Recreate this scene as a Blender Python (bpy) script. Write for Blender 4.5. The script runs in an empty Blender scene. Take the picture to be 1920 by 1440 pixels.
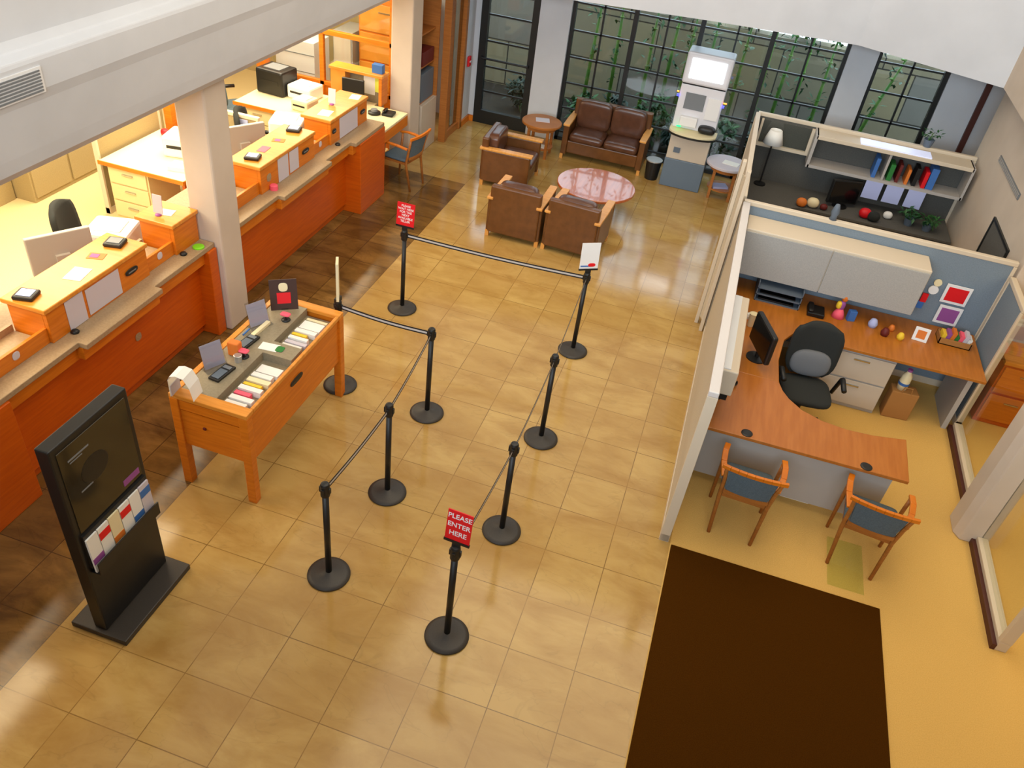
import bpy, bmesh, math, random
from mathutils import Vector, Matrix, Euler
random.seed(7)
S = bpy.context.scene
C = S.collection
PI = math.pi

# ------------------------------------------------------------------ camera
cd = bpy.data.cameras.new('camera'); cam = bpy.data.objects.new('camera', cd); C.objects.link(cam); S.camera = cam
yaw, pitch, roll = 0.21717, 0.66327, 0.14189
cy, sy = math.cos(yaw), math.sin(yaw)
f0 = Vector((-sy, cy, 0)); r0 = Vector((cy, sy, 0)); u0 = Vector((0, 0, 1))
fw = f0*math.cos(pitch) - u0*math.sin(pitch); up = u0*math.cos(pitch) + f0*math.sin(pitch)
rr = r0*math.cos(roll) + up*math.sin(roll); uu = up*math.cos(roll) - r0*math.sin(roll)
m = Matrix((rr, uu, -fw)).transposed().to_4x4(); m.translation = (0, 0, 5.136)
cam.matrix_world = m
cd.sensor_fit = 'HORIZONTAL'; cd.sensor_width = 36; cd.lens = 36*1508.17/1920
cd.clip_start = 0.05; cd.clip_end = 200

# ------------------------------------------------------------------ world, exposure
S.view_settings.view_transform = 'Standard'; S.view_settings.look = 'None'
S.view_settings.exposure = 0.0; S.view_settings.gamma = 1; S.view_settings.use_curve_mapping = False
W = bpy.data.worlds.new('world'); S.world = W; W.use_nodes = True
bg = W.node_tree.nodes['Background']; bg.inputs[0].default_value = (0.72, 0.85, 1.0, 1); bg.inputs[1].default_value = 7.0

def area(name, loc, sx, sy_, power, col, rot=(0, 0, 0), spread=PI):
    l = bpy.data.lights.new(name, 'AREA'); l.shape = 'RECTANGLE'; l.size = sx; l.size_y = sy_
    l.energy = power; l.color = col; l.spread = spread
    o = bpy.data.objects.new(name, l); C.objects.link(o); o.location = loc; o.rotation_euler = rot
    return o
# warm overhead fill added for the hall floor; no skylight is seen
area('overhead_fill_light', (-0.6, 6.6, 7.3), 5.0, 6.5, 285, (1.0, .84, .60))
# cool fill added behind the camera to light the vertical faces
area('front_fill_light', (-0.8, -2.6, 5.4), 7.0, 2.6, 345, (.76, .89, 1.0), (math.radians(93), 0, 0), math.radians(95))
# bright ceiling panels over the teller office
for yy in (3.2, 5.8, 8.4, 11.0):
    area('office_ceiling_light', (-6.6, yy, 2.5), 2.4, 1.3, 120, (1.0, .87, .62))
for yy in (2.6, 4.6, 7.4, 9.2):
    area('office_ceiling_light', (-5.05, yy, 2.5), 0.35, 1.2, 12, (1.0, .80, .50))
# right-hand offices
area('office_ceiling_light', (4.6, 5.5, 2.6), 2.0, 5.0, 60, (1.0, .82, .50))

# ------------------------------------------------------------------ materials
def lin(c):
    return tuple((x/255/12.92 if x/255 <= .04045 else ((x/255+.055)/1.055)**2.4) for x in c) + (1,)
M = {}
def base(name):
    mt = bpy.data.materials.new(name); mt.use_nodes = True; M[name] = mt
    nt = mt.node_tree; return mt, nt, nt.nodes['Principled BSDF']
def mat(name, col, rough=.6, metal=0, coat=0, emit=None, es=0, spec=.5):
    mt, nt, b = base(name)
    b.inputs['Base Color'].default_value = lin(col); b.inputs['Roughness'].default_value = rough
    b.inputs['Metallic'].default_value = metal; b.inputs['Coat Weight'].default_value = coat
    b.inputs['Specular IOR Level'].default_value = spec
    if emit: b.inputs['Emission Color'].default_value = lin(emit); b.inputs['Emission Strength'].default_value = es
    return mt
def noisy(name, c1, c2, scale=(1, 1, 1), nscale=5, rough=.5, detail=4, bump=0, coat=0, spec=.5, lo=.35, hi=.65):
    mt, nt, b = base(name); N = nt.nodes; L = nt.links
    tc = N.new('ShaderNodeTexCoord'); mp = N.new('ShaderNodeMapping'); mp.inputs['Scale'].default_value = scale
    no = N.new('ShaderNodeTexNoise'); no.inputs['Scale'].default_value = nscale; no.inputs['Detail'].default_value = detail
    cr = N.new('ShaderNodeValToRGB'); cr.color_ramp.elements[0].position = lo; cr.color_ramp.elements[1].position = hi
    cr.color_ramp.elements[0].color = lin(c1); cr.color_ramp.elements[1].color = lin(c2)
    L.new(tc.outputs['Object'], mp.inputs[0]); L.new(mp.outputs[0], no.inputs['Vector']); L.new(no.outputs[0], cr.inputs[0])
    L.new(cr.outputs[0], b.inputs['Base Color'])
    b.inputs['Roughness'].default_value = rough; b.inputs['Coat Weight'].default_value = coat
    b.inputs['Specular IOR Level'].default_value = spec
    if bump:
        bp = N.new('ShaderNodeBump'); bp.inputs['Strength'].default_value = bump; bp.inputs['Distance'].default_value = .01
        L.new(no.outputs[0], bp.inputs['Height']); L.new(bp.outputs[0], b.inputs['Normal'])
    return mt
def tiles(name, c1, c2, vein, mortar, w, rough, off=(0, 0, 0), vs=1.6, va=.4):
    mt, nt, b = base(name); N = nt.nodes; L = nt.links
    tc = N.new('ShaderNodeTexCoord'); mp = N.new('ShaderNodeMapping'); mp.inputs['Location'].default_value = off
    L.new(tc.outputs['Object'], mp.inputs[0])
    br = N.new('ShaderNodeTexBrick'); br.offset = 0; br.squash = 1
    for k, v in (('Scale', 1), ('Mortar Size', .004), ('Mortar Smooth', .3), ('Brick Width', w), ('Row Height', w), ('Bias', 0)):
        br.inputs[k].default_value = v
    br.inputs['Color1'].default_value = lin(c1); br.inputs['Color2'].default_value = lin(c2); br.inputs['Mortar'].default_value = lin(mortar)
    L.new(mp.outputs[0], br.inputs['Vector'])
    m2 = N.new('ShaderNodeMapping'); m2.inputs['Scale'].default_value = (1, 2.2, 1); m2.inputs['Rotation'].default_value = (0, 0, .3)
    L.new(tc.outputs['Object'], m2.inputs[0])
    n1 = N.new('ShaderNodeTexNoise'); n1.inputs['Scale'].default_value = vs; n1.inputs['Detail'].default_value = 9; n1.inputs['Distortion'].default_value = .5
    n1.inputs['Roughness'].default_value = .62
    L.new(m2.outputs[0], n1.inputs['Vector'])
    cr = N.new('ShaderNodeValToRGB'); cr.color_ramp.elements[0].position = .38; cr.color_ramp.elements[1].position = .66
    cr.color_ramp.elements[0].color = (0, 0, 0, 1); cr.color_ramp.elements[1].color = (.9, .9, .9, 1)
    L.new(n1.outputs[0], cr.inputs[0])
    mx = N.new('ShaderNodeMixRGB'); mx.inputs[2].default_value = lin(vein); L.new(cr.outputs[0], mx.inputs[0]); L.new(br.outputs['Color'], mx.inputs[1])
    # thin dark veins
    n2 = N.new('ShaderNodeTexNoise'); n2.inputs['Scale'].default_value = vs*.9; n2.inputs['Detail'].default_value = 4; n2.inputs['Distortion'].default_value = .8
    m3 = N.new('ShaderNodeMapping'); m3.inputs['Location'].default_value = (7, 3, 1); m3.inputs['Scale'].default_value = (1, 2, 1)
    L.new(tc.outputs['Object'], m3.inputs[0]); L.new(m3.outputs[0], n2.inputs['Vector'])
    c2_ = N.new('ShaderNodeValToRGB'); e = c2_.color_ramp.elements; e[0].position = .492; e[0].color = (0, 0, 0, 1); e[1].position = .5; e[1].color = (va, va, va, 1)
    e2 = c2_.color_ramp.elements.new(.508); e2.color = (0, 0, 0, 1)
    L.new(n2.outputs[0], c2_.inputs[0])
    mx2 = N.new('ShaderNodeMixRGB'); mx2.inputs[2].default_value = lin(tuple(int(v*.55) for v in vein)); L.new(c2_.outputs[0], mx2.inputs[0]); L.new(mx.outputs[0], mx2.inputs[1])
    L.new(mx2.outputs[0], b.inputs['Base Color'])
    rg = N.new('ShaderNodeMapRange'); rg.inputs[3].default_value = rough*.7; rg.inputs[4].default_value = rough*1.4
    L.new(n1.outputs[0], rg.inputs[0]); L.new(rg.outputs[0], b.inputs['Roughness'])
    bp = N.new('ShaderNodeBump'); bp.inputs['Strength'].default_value = .06; bp.inputs['Distance'].default_value = .01
    L.new(n1.outputs[0], bp.inputs['Height']); L.new(bp.outputs[0], b.inputs['Normal'])
    return mt
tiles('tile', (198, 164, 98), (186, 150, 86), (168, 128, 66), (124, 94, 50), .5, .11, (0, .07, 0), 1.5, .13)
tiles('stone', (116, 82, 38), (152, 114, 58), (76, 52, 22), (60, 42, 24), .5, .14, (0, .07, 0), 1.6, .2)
noisy('carpet', (212, 168, 88), (222, 178, 98), nscale=120, rough=.95, bump=.3)
noisy('office_carpet', (226, 204, 150), (236, 214, 162), nscale=120, rough=.95, bump=.3)
noisy('mat_brown', (62, 34, 3), (74, 42, 6), nscale=160, rough=1, bump=.4, spec=.03)
noisy('plaster', (206, 208, 212), (213, 215, 219), nscale=2, rough=.85)
noisy('plaster_beige', (206, 190, 172), (214, 198, 180), nscale=2, rough=.85)
noisy('plaster_tan', (176, 156, 112), (184, 164, 120), nscale=2, rough=.85)
noisy('wood', (206, 110, 16), (222, 126, 26), (1, 1, 14), 3, .38, bump=.02)
noisy('wood_top', (214, 136, 46), (230, 152, 60), (1, 9, 1), 4, .32)
noisy('wood_deep', (198, 84, 2), (212, 96, 6), (1, 1, 14), 3, .38, bump=.02)
noisy('oak_brown', (164, 98, 40), (180, 112, 50), (1, 1, 14), 3, .38)
mat('brown_dark', (62, 36, 26), .5)
noisy('cherry', (178, 92, 50), (196, 108, 62), (9, 1, 1), 3, .18, coat=.5)
noisy('oak_arm', (216, 150, 70), (228, 164, 84), (1, 9, 1), 4, .35)
noisy('desk_wood', (172, 102, 30), (188, 114, 40), (9, 1, 1), 3, .35)
noisy('desk_front_wood', (176, 102, 36), (188, 114, 46), (9, 1, 1), 3, .35)
noisy('laminate', (160, 136, 104), (172, 148, 116), nscale=60, rough=.5)
noisy('laminate_grey', (140, 128, 104), (150, 138, 114), nscale=60, rough=.45)
noisy('leather', (98, 60, 26), (112, 70, 34), nscale=9, rough=.34, bump=.1)
noisy('leather_dark', (84, 52, 36), (98, 62, 44), nscale=9, rough=.28, bump=.1)
noisy('fabric_blue', (84, 100, 110), (96, 112, 122), nscale=90, rough=.9, bump=.2)
noisy('panel_blue', (118, 132, 144), (128, 142, 154), nscale=90, rough=.9, bump=.1)
noisy('panel_grey', (168, 166, 162), (178, 176, 170), nscale=90, rough=.9, bump=.1)
noisy('panel_dark', (84, 82, 78), (94, 92, 86), nscale=90, rough=.9, bump=.1)
noisy('panel_beige', (196, 182, 158), (206, 192, 168), nscale=90, rough=.9, bump=.1)
noisy('panel_tan', (160, 142, 100), (170, 152, 110), nscale=90, rough=.9, bump=.1)
mat('frame_beige', (216, 200, 176), .45)
mat('frame_gloss', (214, 208, 204), .25)
mat('metal_beige', (200, 186, 168), .5)
mat('metal_grey', (178, 172, 166), .5)
mat('cabinet_cream', (226, 208, 158), .5)
mat('black', (22, 22, 22), .45)
mat('black_gloss', (14, 14, 14), .12)
mat('black_fabric', (38, 40, 38), .9)
noisy('base_dark', (46, 42, 38), (58, 52, 46), nscale=200, rough=.5)
mat('belt', (24, 22, 22), .7)
mat('silver', (200, 200, 200), .3, .7)
mat('belt_light', (196, 192, 190), .6)
mat('chrome', (190, 190, 190), .18, 1)
mat('white', (236, 236, 236), .5)
mat('paper', (238, 236, 230), .8)
mat('paper_lilac', (206, 198, 206), .8)
mat('paper_blue', (176, 184, 226), .8)
mat('paper_yellow', (228, 236, 90), .8)
mat('red', (222, 12, 26), .5)
mat('dark_red', (100, 24, 18), .6)
mat('pink', (250, 96, 120), .6)
mat('lime', (130, 220, 30), .6)
mat('green', (40, 120, 50), .7)
mat('blue', (60, 110, 180), .6)
mat('yellow', (240, 200, 50), .6)
mat('orange', (220, 120, 40), .6)
mat('purple', (150, 80, 150), .6)
mat('cream', (236, 222, 180), .6)
mat('grey_plastic', (120, 124, 128), .5)
mat('slate_plastic', (96, 108, 122), .5)
mat('grey_screen', (120, 126, 132), .3)
mat('cushion_grey', (112, 114, 118), .9)
mat('atm_white', (226, 226, 232), .4)
mat('atm_slate', (100, 116, 132), .5)
mat('screen_white', (255, 255, 255), .3, emit=(240, 250, 255), es=4.0)
mat('screen_lit', (200, 205, 230), .3, emit=(205, 212, 240), es=.6)
mat('led_green', (0, 255, 120), .3, emit=(0, 255, 110), es=2.5)
mat('led_blue', (60, 60, 255), .3, emit=(60, 60, 255), es=4)
mat('led_orange', (255, 140, 40), .3, emit=(255, 140, 40), es=3)
mat('lamp_emit', (255, 250, 235), .3, emit=(255, 226, 180), es=14)
mat('poster_dark', (52, 44, 28), .1)
mat('window_frame', (26, 28, 26), .4)
mat('frame_redbrown', (78, 34, 24), .5)
noisy('garden_wall', (128, 118, 100), (148, 136, 112), nscale=3, rough=.9, bump=.3)
noisy('leaf', (24, 66, 34), (50, 104, 44), nscale=4, rough=.5)
noisy('leaf_dark', (14, 40, 28), (28, 62, 44), nscale=4, rough=.5)
noisy('bamboo', (64, 120, 34), (104, 140, 50), nscale=6, rough=.45)
noisy('soil', (40, 34, 26), (54, 46, 34), nscale=6, rough=.95)
mat('pavement', (235, 235, 230), .8)
mat('wicker_brown', (170, 118, 60), .8)
def stones():
    mt, nt, b = base('stone_blocks'); N = nt.nodes; L = nt.links
    tc = N.new('ShaderNodeTexCoord'); mp = N.new('ShaderNodeMapping'); mp.inputs['Rotation'].default_value = (PI/2, 0, 0)
    L.new(tc.outputs['Object'], mp.inputs[0])
    br = N.new('ShaderNodeTexBrick'); br.offset = .5
    for k, v in (('Scale', 1), ('Mortar Size', .012), ('Brick Width', 1.1), ('Row Height', .8)): br.inputs[k].default_value = v
    br.inputs['Color1'].default_value = lin((142, 136, 126)); br.inputs['Color2'].default_value = lin((168, 154, 120)); br.inputs['Mortar'].default_value = lin((70, 66, 58))
    L.new(mp.outputs[0], br.inputs['Vector']); L.new(br.outputs['Color'], b.inputs['Base Color']); b.inputs['Roughness'].default_value = .9
stones()
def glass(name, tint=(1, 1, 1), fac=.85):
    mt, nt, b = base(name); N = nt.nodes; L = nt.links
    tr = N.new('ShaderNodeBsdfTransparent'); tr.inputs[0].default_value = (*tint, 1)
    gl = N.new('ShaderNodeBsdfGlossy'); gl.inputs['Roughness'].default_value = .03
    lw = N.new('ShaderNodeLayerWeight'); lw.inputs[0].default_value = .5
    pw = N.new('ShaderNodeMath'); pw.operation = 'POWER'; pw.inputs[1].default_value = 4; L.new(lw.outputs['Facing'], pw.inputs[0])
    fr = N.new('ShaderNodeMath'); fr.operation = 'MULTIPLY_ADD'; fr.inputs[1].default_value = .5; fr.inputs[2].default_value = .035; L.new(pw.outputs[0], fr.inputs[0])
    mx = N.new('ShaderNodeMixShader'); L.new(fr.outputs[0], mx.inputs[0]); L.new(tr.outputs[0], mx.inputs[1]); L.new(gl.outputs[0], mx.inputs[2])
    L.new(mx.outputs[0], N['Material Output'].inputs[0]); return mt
glass('glass', (.93, .95, .94)); glass('glass_garden', (.68, .71, .70)); glass('acrylic', (.86, .87, .9)); glass('green_reflection', (.90, .95, .84))

# ------------------------------------------------------------------ mesh helpers
class MB:
    def __init__(s): s.v = []; s.f = []; s.mi = []; s.cur = 0
    def add(s, vs, fs, xf=None):
        o = len(s.v)
        for v in vs:
            v = Vector(v)
            s.v.append(tuple(xf @ v) if xf else tuple(v))
        for f in fs: s.f.append(tuple(i+o for i in f)); s.mi.append(s.cur)
        return s
    def box(s, x0, x1, y0, y1, z0, z1, xf=None):
        return s.add([(x0, y0, z0), (x1, y0, z0), (x1, y1, z0), (x0, y1, z0), (x0, y0, z1), (x1, y0, z1), (x1, y1, z1), (x0, y1, z1)],
                     [(0, 3, 2, 1), (4, 5, 6, 7), (0, 1, 5, 4), (1, 2, 6, 5), (2, 3, 7, 6), (3, 0, 4, 7)], xf)
    def bar(s, p, q, w, d=None, upv=(0, 0, 1)):      # rectangular bar from p to q
        d = d or w; p = Vector(p); q = Vector(q); a = (q-p).normalized(); u = Vector(upv)
        if abs(a.dot(u)) > .95: u = Vector((0, 1, 0))
        b = a.cross(u).normalized(); c = b.cross(a)
        vs = [e + b*sx*w/2 + c*sz*d/2 for e in (p, q) for sx, sz in ((-1, -1), (1, -1), (1, 1), (-1, 1))]
        return s.add(vs, [(3, 2, 1, 0), (4, 5, 6, 7), (0, 1, 5, 4), (1, 2, 6, 5), (2, 3, 7, 6), (3, 0, 4, 7)])
    def prism(s, pts, z0, z1, xf=None):
        n = len(pts)
        vs = [(x, y, z0) for x, y in pts] + [(x, y, z1) for x, y in pts]
        fs = [tuple(range(n))[::-1], tuple(range(n, 2*n))] + [(i, (i+1) % n, n+(i+1) % n, n+i) for i in range(n)]
        return s.add(vs, fs, xf)
    def tube(s, path, r, n=10, cap=True):
        P = [Vector(p) for p in path]; k = len(P); R_ = r if isinstance(r, (list, tuple)) else [r]*k
        vs = []; fs = []; prev = None
        for i, p in enumerate(P):
            t = ((P[min(i+1, k-1)]-P[max(i-1, 0)])).normalized()
            if prev is None:
                u = Vector((0, 0, 1)) if abs(t.z) < .9 else Vector((1, 0, 0)); b = t.cross(u).normalized()
            else: b = (prev - t*prev.dot(t)).normalized()
            prev = b; c = t.cross(b)
            for j in range(n):
                a = 2*PI*j/n; vs.append(p + (b*math.cos(a)+c*math.sin(a))*R_[i])
        for i in range(k-1):
            for j in range(n): fs.append((i*n+j, i*n+(j+1) % n, (i+1)*n+(j+1) % n, (i+1)*n+j))
        if cap: fs += [tuple(range(n))[::-1], tuple(range((k-1)*n, k*n))]
        return s.add(vs, fs)
    def lathe(s, prof, n=32, c=(0, 0, 0)):
        vs = []; fs = []; k = len(prof)
        for r, z in prof:
            for j in range(n):
                a = 2*PI*j/n; vs.append((c[0]+r*math.cos(a), c[1]+r*math.sin(a), c[2]+z))
        for i in range(k-1):
            for j in range(n): fs.append((i*n+j, i*n+(j+1) % n, (i+1)*n+(j+1) % n, (i+1)*n+j))
        fs += [tuple(range(n))[::-1], tuple(range((k-1)*n, k*n))]
        return s.add(vs, fs)
    def cushion(s, x0, x1, y0, y1, z0, z1, xf=None, e=4.0, n=14, e2=2.6):  # superellipsoid pillow
        cx, cy_, cz = (x0+x1)/2, (y0+y1)/2, (z0+z1)/2; a, b, c = (x1-x0)/2, (y1-y0)/2, (z1-z0)/2
        sg = lambda v, p: math.copysign(abs(v)**p, v)
        vs = []; fs = []; nu = n*2
        for i in range(1, n):
            ph = -PI/2+PI*i/n
            for j in range(nu):
                th = 2*PI*j/nu
                vs.append((cx+a*sg(math.cos(ph), 2/e2)*sg(math.cos(th), 2/e), cy_+b*sg(math.cos(ph), 2/e2)*sg(math.sin(th), 2/e), cz+c*sg(math.sin(ph), 2/e2)))
        for i in range(n-2):
            for j in range(nu): fs.append((i*nu+j, i*nu+(j+1) % nu, (i+1)*nu+(j+1) % nu, (i+1)*nu+j))
        vs += [(cx, cy_, cz-c), (cx, cy_, cz+c)]; b0 = (n-1)*nu
        for j in range(nu):
            fs.append(((j+1) % nu, j, b0)); fs.append(((n-2)*nu+j, (n-2)*nu+(j+1) % nu, b0+1))
        return s.add(vs, fs, xf)
    def mesh(s, name, mats, smooth=False):
        me = bpy.data.meshes.new(name); me.from_pydata(s.v, [], s.f)
        for mm in (mats if isinstance(mats, (list, tuple)) else [mats]): me.materials.append(M[mm])
        for p, i in zip(me.polygons, s.mi): p.material_index = i; p.use_smooth = smooth
        me.update(); return me
def ob(name, mb, mats, parent=None, bev=0, smooth=False, loc=None, rot=None, label=None):
    o = bpy.data.objects.new(name, mb.mesh(name, mats, smooth)); C.objects.link(o)
    if parent: o.parent = parent
    if loc: o.location = loc
    if rot: o.rotation_euler = rot
    if bev:
        b = o.modifiers.new('bevel', 'BEVEL'); b.width = bev; b.segments = 2; b.limit_method = 'ANGLE'; b.angle_limit = math.radians(50)
    if label: o['label'] = label
    return o
def tag(o, label, cat, group=None):
    o['label'] = label; o['category'] = cat
    if group: o['group'] = group
    return o
def thing(name, label, cat, loc=(0, 0, 0), rz=0, group=None):
    o = bpy.data.objects.new(name, None); C.objects.link(o); o.location = loc; o.rotation_euler = (0, 0, rz); o.empty_display_size = .1
    return tag(o, label, cat, group)
def solo(name, mb, mats, label, cat, group=None, bev=0, smooth=False, loc=None, rot=None):
    return tag(ob(name, mb, mats, None, bev, smooth, loc, rot), label, cat, group)
def struct(name, mb, mats, parent=None, bev=0, smooth=False):
    o = ob(name, mb, mats, parent, bev, smooth)
    if not parent: o['kind'] = 'structure'
    return o
def dup(root, loc, rz, label, group=None):
    r = root.copy(); C.objects.link(r); r.location = loc; r.rotation_euler = (0, 0, rz); r['label'] = label
    if group: r['group'] = group
    for ch in list(root.children):
        c = ch.copy(); C.objects.link(c); c.parent = r
        for g in ch.children:
            d = g.copy(); C.objects.link(d); d.parent = c
    return r
def text(body, size, parent, mat_, loc, rot=(0, 0, 0), name='lettering', line=1.0, ext=.0008):
    cu = bpy.data.curves.new('t', 'FONT'); cu.body = body; cu.size = size; cu.align_x = 'CENTER'; cu.align_y = 'CENTER'
    cu.space_line = line; cu.extrude = ext; cu.offset = size*.012
    t = bpy.data.objects.new('t', cu); C.objects.link(t)
    bpy.context.view_layer.update()
    me = bpy.data.meshes.new_from_object(t.evaluated_get(bpy.context.evaluated_depsgraph_get()))
    me.name = name; me.materials.clear(); me.materials.append(M[mat_])
    bpy.data.objects.remove(t); bpy.data.curves.remove(cu)
    o = bpy.data.objects.new(name, me); C.objects.link(o); o.parent = parent; o.location = loc; o.rotation_euler = rot
    return o
def B(*a): return MB().box(*a)
def X(loc, rx=0, ry=0, rz=0): return Matrix.Translation(loc) @ Euler((rx, ry, rz)).to_matrix().to_4x4()

# ------------------------------------------------------------------ the setting
mb = MB()
def rect(x0, x1, y0, y1, k):
    mb.cur = k; mb.add([(x0, y0, 0), (x1, y0, 0), (x1, y1, 0), (x0, y1, 0)], [(0, 1, 2, 3)])
rect(-3.5, .48, -3, 13.3, 0); rect(.48, 3.8, 11.65, 13.3, 0); rect(-5, -3.5, 10.7, 13.3, 0)
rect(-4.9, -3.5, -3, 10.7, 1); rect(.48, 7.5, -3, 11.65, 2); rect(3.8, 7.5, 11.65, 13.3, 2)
rect(-9.6, -4.9, -3, 10.7, 3); rect(-9.6, -5, 10.7, 13.3, 3)
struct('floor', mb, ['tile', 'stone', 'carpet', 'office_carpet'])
struct('ground', B(-14, 14, 13.35, 60, -.12, -.02), 'soil')
struct('ground', B(-14, 14, 15.9, 60, -.02, 0), 'pavement')

# back wall of the hall: white piers, beam above
mb = MB(); mb.box(-5.2, -4.27, 13.2, 13.4, 0, 7.5).box(-3.3, -2.8, 13.15, 13.4, 0, 7.5).box(1.37, 1.77, 13.15, 13.45, 0, 7.5)
mb.box(-4.27, 3.9, 13.2, 13.4, 2.62, 7.5).box(3.38, 7.5, 13.2, 13.4, 0, 7.5)
struct('wall_back', mb, 'plaster')
mb = MB(); mb.box(-9.6, -5.2, 13.2, 13.4, 0, 7.5)
struct('wall_back_office', mb, 'plaster_tan')
struct('wall_left', B(-9.7, -9.5, -3, 13.4, 0, 7.5), 'plaster_tan')
struct('wall_front', B(-9.7, 7.6, -3.2, -3, 0, 7.5), 'plaster')
struct('wall_far_right', B(7.5, 7.7, -3, 13.4, 0, 7.5), 'plaster_beige')
# wall closing the hall on the left, past the second column
struct('wall_left_corner', B(-4.55, -4.37, 12.78, 13.2, 0, 2.6), 'plaster')
# right wall with its return
struct('wall_right', B(3.22, 3.75, 8.6, 11.86, 0, 2.6), 'plaster_beige')
struct('ceiling', B(-9.7, 7.7, -3.2, 13.4, 7.5, 7.7), 'plaster')
struct('ceiling_office', B(-9.5, -4.7, -3, 13.2, 2.56, 2.66), 'plaster_tan')
struct('ceiling_right', B(3.1, 7.5, -3, 11.3, 2.66, 2.76), 'plaster')
# beam and parapet above the teller counter, with a small ledge and rounded lower edge
prof = [(-4.72, 2.56), (-4.42, 2.56), (-4.34, 2.58), (-4.29, 2.64), (-4.27, 2.74), (-4.22, 3.05), (-4.2, 3.12), (-4.2, 3.29), (-4.21, 3.32), (-4.3, 3.34), (-4.33, 3.4), (-4.36, 7.5), (-4.72, 7.5)]
mb = MB(); n = len(prof)
vs = [(x, -3, z) for x, z in prof] + [(x, 13.2, z) for x, z in prof]
mb.add(vs, [tuple(range(n)), tuple(range(n, 2*n))[::-1]] + [(i, n+i, n+(i+1) % n, (i+1) % n) for i in range(n)])
struct('trim_1', mb, 'plaster', smooth=False, bev=.01)
# header at the far end, bent in plan, and the beam running back along the right side
def strip(pts, z0, z1, t, zin=.0):
    mb = MB(); k = len(pts)
    out = []
    for i, p in enumerate(pts):
        a = Vector(pts[max(i-1, 0)]); b = Vector(pts[min(i+1, k-1)]); d = (b-a).normalized(); nrm = Vector((-d.y, d.x))
        out.append(Vector(p) + nrm*t)
    for i in range(k-1):
        a, b, c, d = pts[i], pts[i+1], out[i+1], out[i]
        mb.add([(*a, z0+zin), (*b, z0+zin), (*c, z0), (*d, z0), (*a, z1), (*b, z1), (*c, z1), (*d, z1)],
               [(0, 3, 2, 1), (4, 5, 6, 7), (0, 1, 5, 4), (1, 2, 6, 5), (2, 3, 7, 6), (3, 0, 4, 7)])
    return mb
struct('trim_2', strip([(-4.4, 11.30), (-2.47, 11.46), (-.6, 11.80), (1.33, 12.04), (3.02, 11.28)], 2.6, 7.5, .3), 'plaster')
struct('trim_3', strip([(3.02, 11.28), (2.98, -3)], 2.6, 7.5, .3), 'plaster_beige')
# unseen window and skylight frames, added to go with the two fill lights
mb = MB()
for x in (-4.35, -2.6, -.83, .93, 2.7): mb.box(x-.04, x+.04, -3, -2.9, 4.05, 6.75)
for z in (4.05, 5.4, 6.71): mb.box(-4.39, 2.74, -3, -2.9, z, z+.06)
struct('added_window_frame', mb, 'window_frame')
mb = MB()
for x in (-3.15, -.6, 1.9): mb.box(x, x+.06, 3.3, 9.9, 7.4, 7.5)
for y in (3.3, 6.57, 9.84): mb.box(-3.15, 1.96, y, y+.06, 7.4, 7.5)
struct('added_skylight_frame', mb, 'white')
# columns at the counter
def column(nm, x0, x1, y0, y1, z1, mt, b=.02): struct(nm, B(x0, x1, y0, y1, 0, z1), mt, bev=b)
column('column_1', -4.73, -4.41, 6.0, 6.34, 2.56, 'plaster_beige')
column('column_2', -4.85, -4.52, 10.95, 11.32, 2.56, 'plaster_beige')
mb = MB(); mb.prism([(2.93, 6.1), (2.98, 6.02), (3.2, 6.02), (3.25, 6.1), (3.25, 6.3), (3.2, 6.36), (2.98, 6.36), (2.93, 6.3)], 0, 2.6)
struct('column_3', mb, 'plaster_beige', bev=.012)
struct('column_4', B(3.2, 3.42, 8.48, 8.62, 0, 2.66), 'plaster_beige', bev=.01)
struct('baseboard_left', B(-4.37, -4.34, 12.74, 13.2, 0, .1).box(-4.37, -4.27, 13.17, 13.2, 0, .1), 'wood')

# windows
def window(nm, xs_thick, xs_thin, x0, x1, hs, z1=2.62):
    fr = MB()
    for x in xs_thick: fr.box(x-.035, x+.035, 13.22, 13.30, 0, z1)
    for x in xs_thin: fr.box(x-.014, x+.014, 13.24, 13.28, 0, z1)
    for z in hs: fr.box(x0, x1, 13.24, 13.28, z-.013, z+.013)
    fr.box(x0, x1, 13.22, 13.3, 0, .06); fr.box(x0, x1, 13.22, 13.3, z1-.06, z1)
    w = struct(nm, fr, 'window_frame')
    ob('window_pane', B(x0, x1, 13.257, 13.263, .06, z1-.06), 'glass_garden', w)
    return w
HS = (.14, .55, .96, 1.37, 1.78, 2.19)
window('window_1', (-2.78, -1.8, -.78, .27, 1.35), (-2.3, -1.3, -.25, .82), -2.8, 1.37, HS)
window('window_2', (1.79, 2.76), (2.29,), 1.77, 2.78, HS)
mb = MB(); mb.box(3.3, 3.38, 13.15, 13.4, 0, 2.62)
struct('trim_4', mb, 'frame_redbrown')
struct('wall_back_panel', B(2.8, 3.3, 13.2, 13.38, 0, 2.62), 'plaster')
# black framed glass door
mb = MB(); mb.box(-4.27, -4.15, 13.18, 13.28, 0, 2.62).box(-3.42, -3.3, 13.18, 13.28, 0, 2.62).box(-4.15, -3.42, 13.18, 13.28, 0, .22).box(-4.15, -3.42, 13.18, 13.28, 2.3, 2.62)
for z in (.54, .95, 1.36, 1.77): mb.box(-4.15, -3.42, 13.22, 13.25, z-.014, z+.014)
dr = struct('door_1', mb, 'window_frame')
ob('door_pane', B(-4.15, -3.42, 13.232, 13.238, .22, 2.3), 'glass_garden', dr)
ob('push_bar', MB().tube([(-4.18, 13.13, 1.1), (-3.4, 13.13, 1.1)], .018).box(-4.2, -4.16, 13.12, 13.18, 1.08, 1.12).box(-3.42, -3.38, 13.12, 13.18, 1.08, 1.12), 'black', dr)
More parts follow.
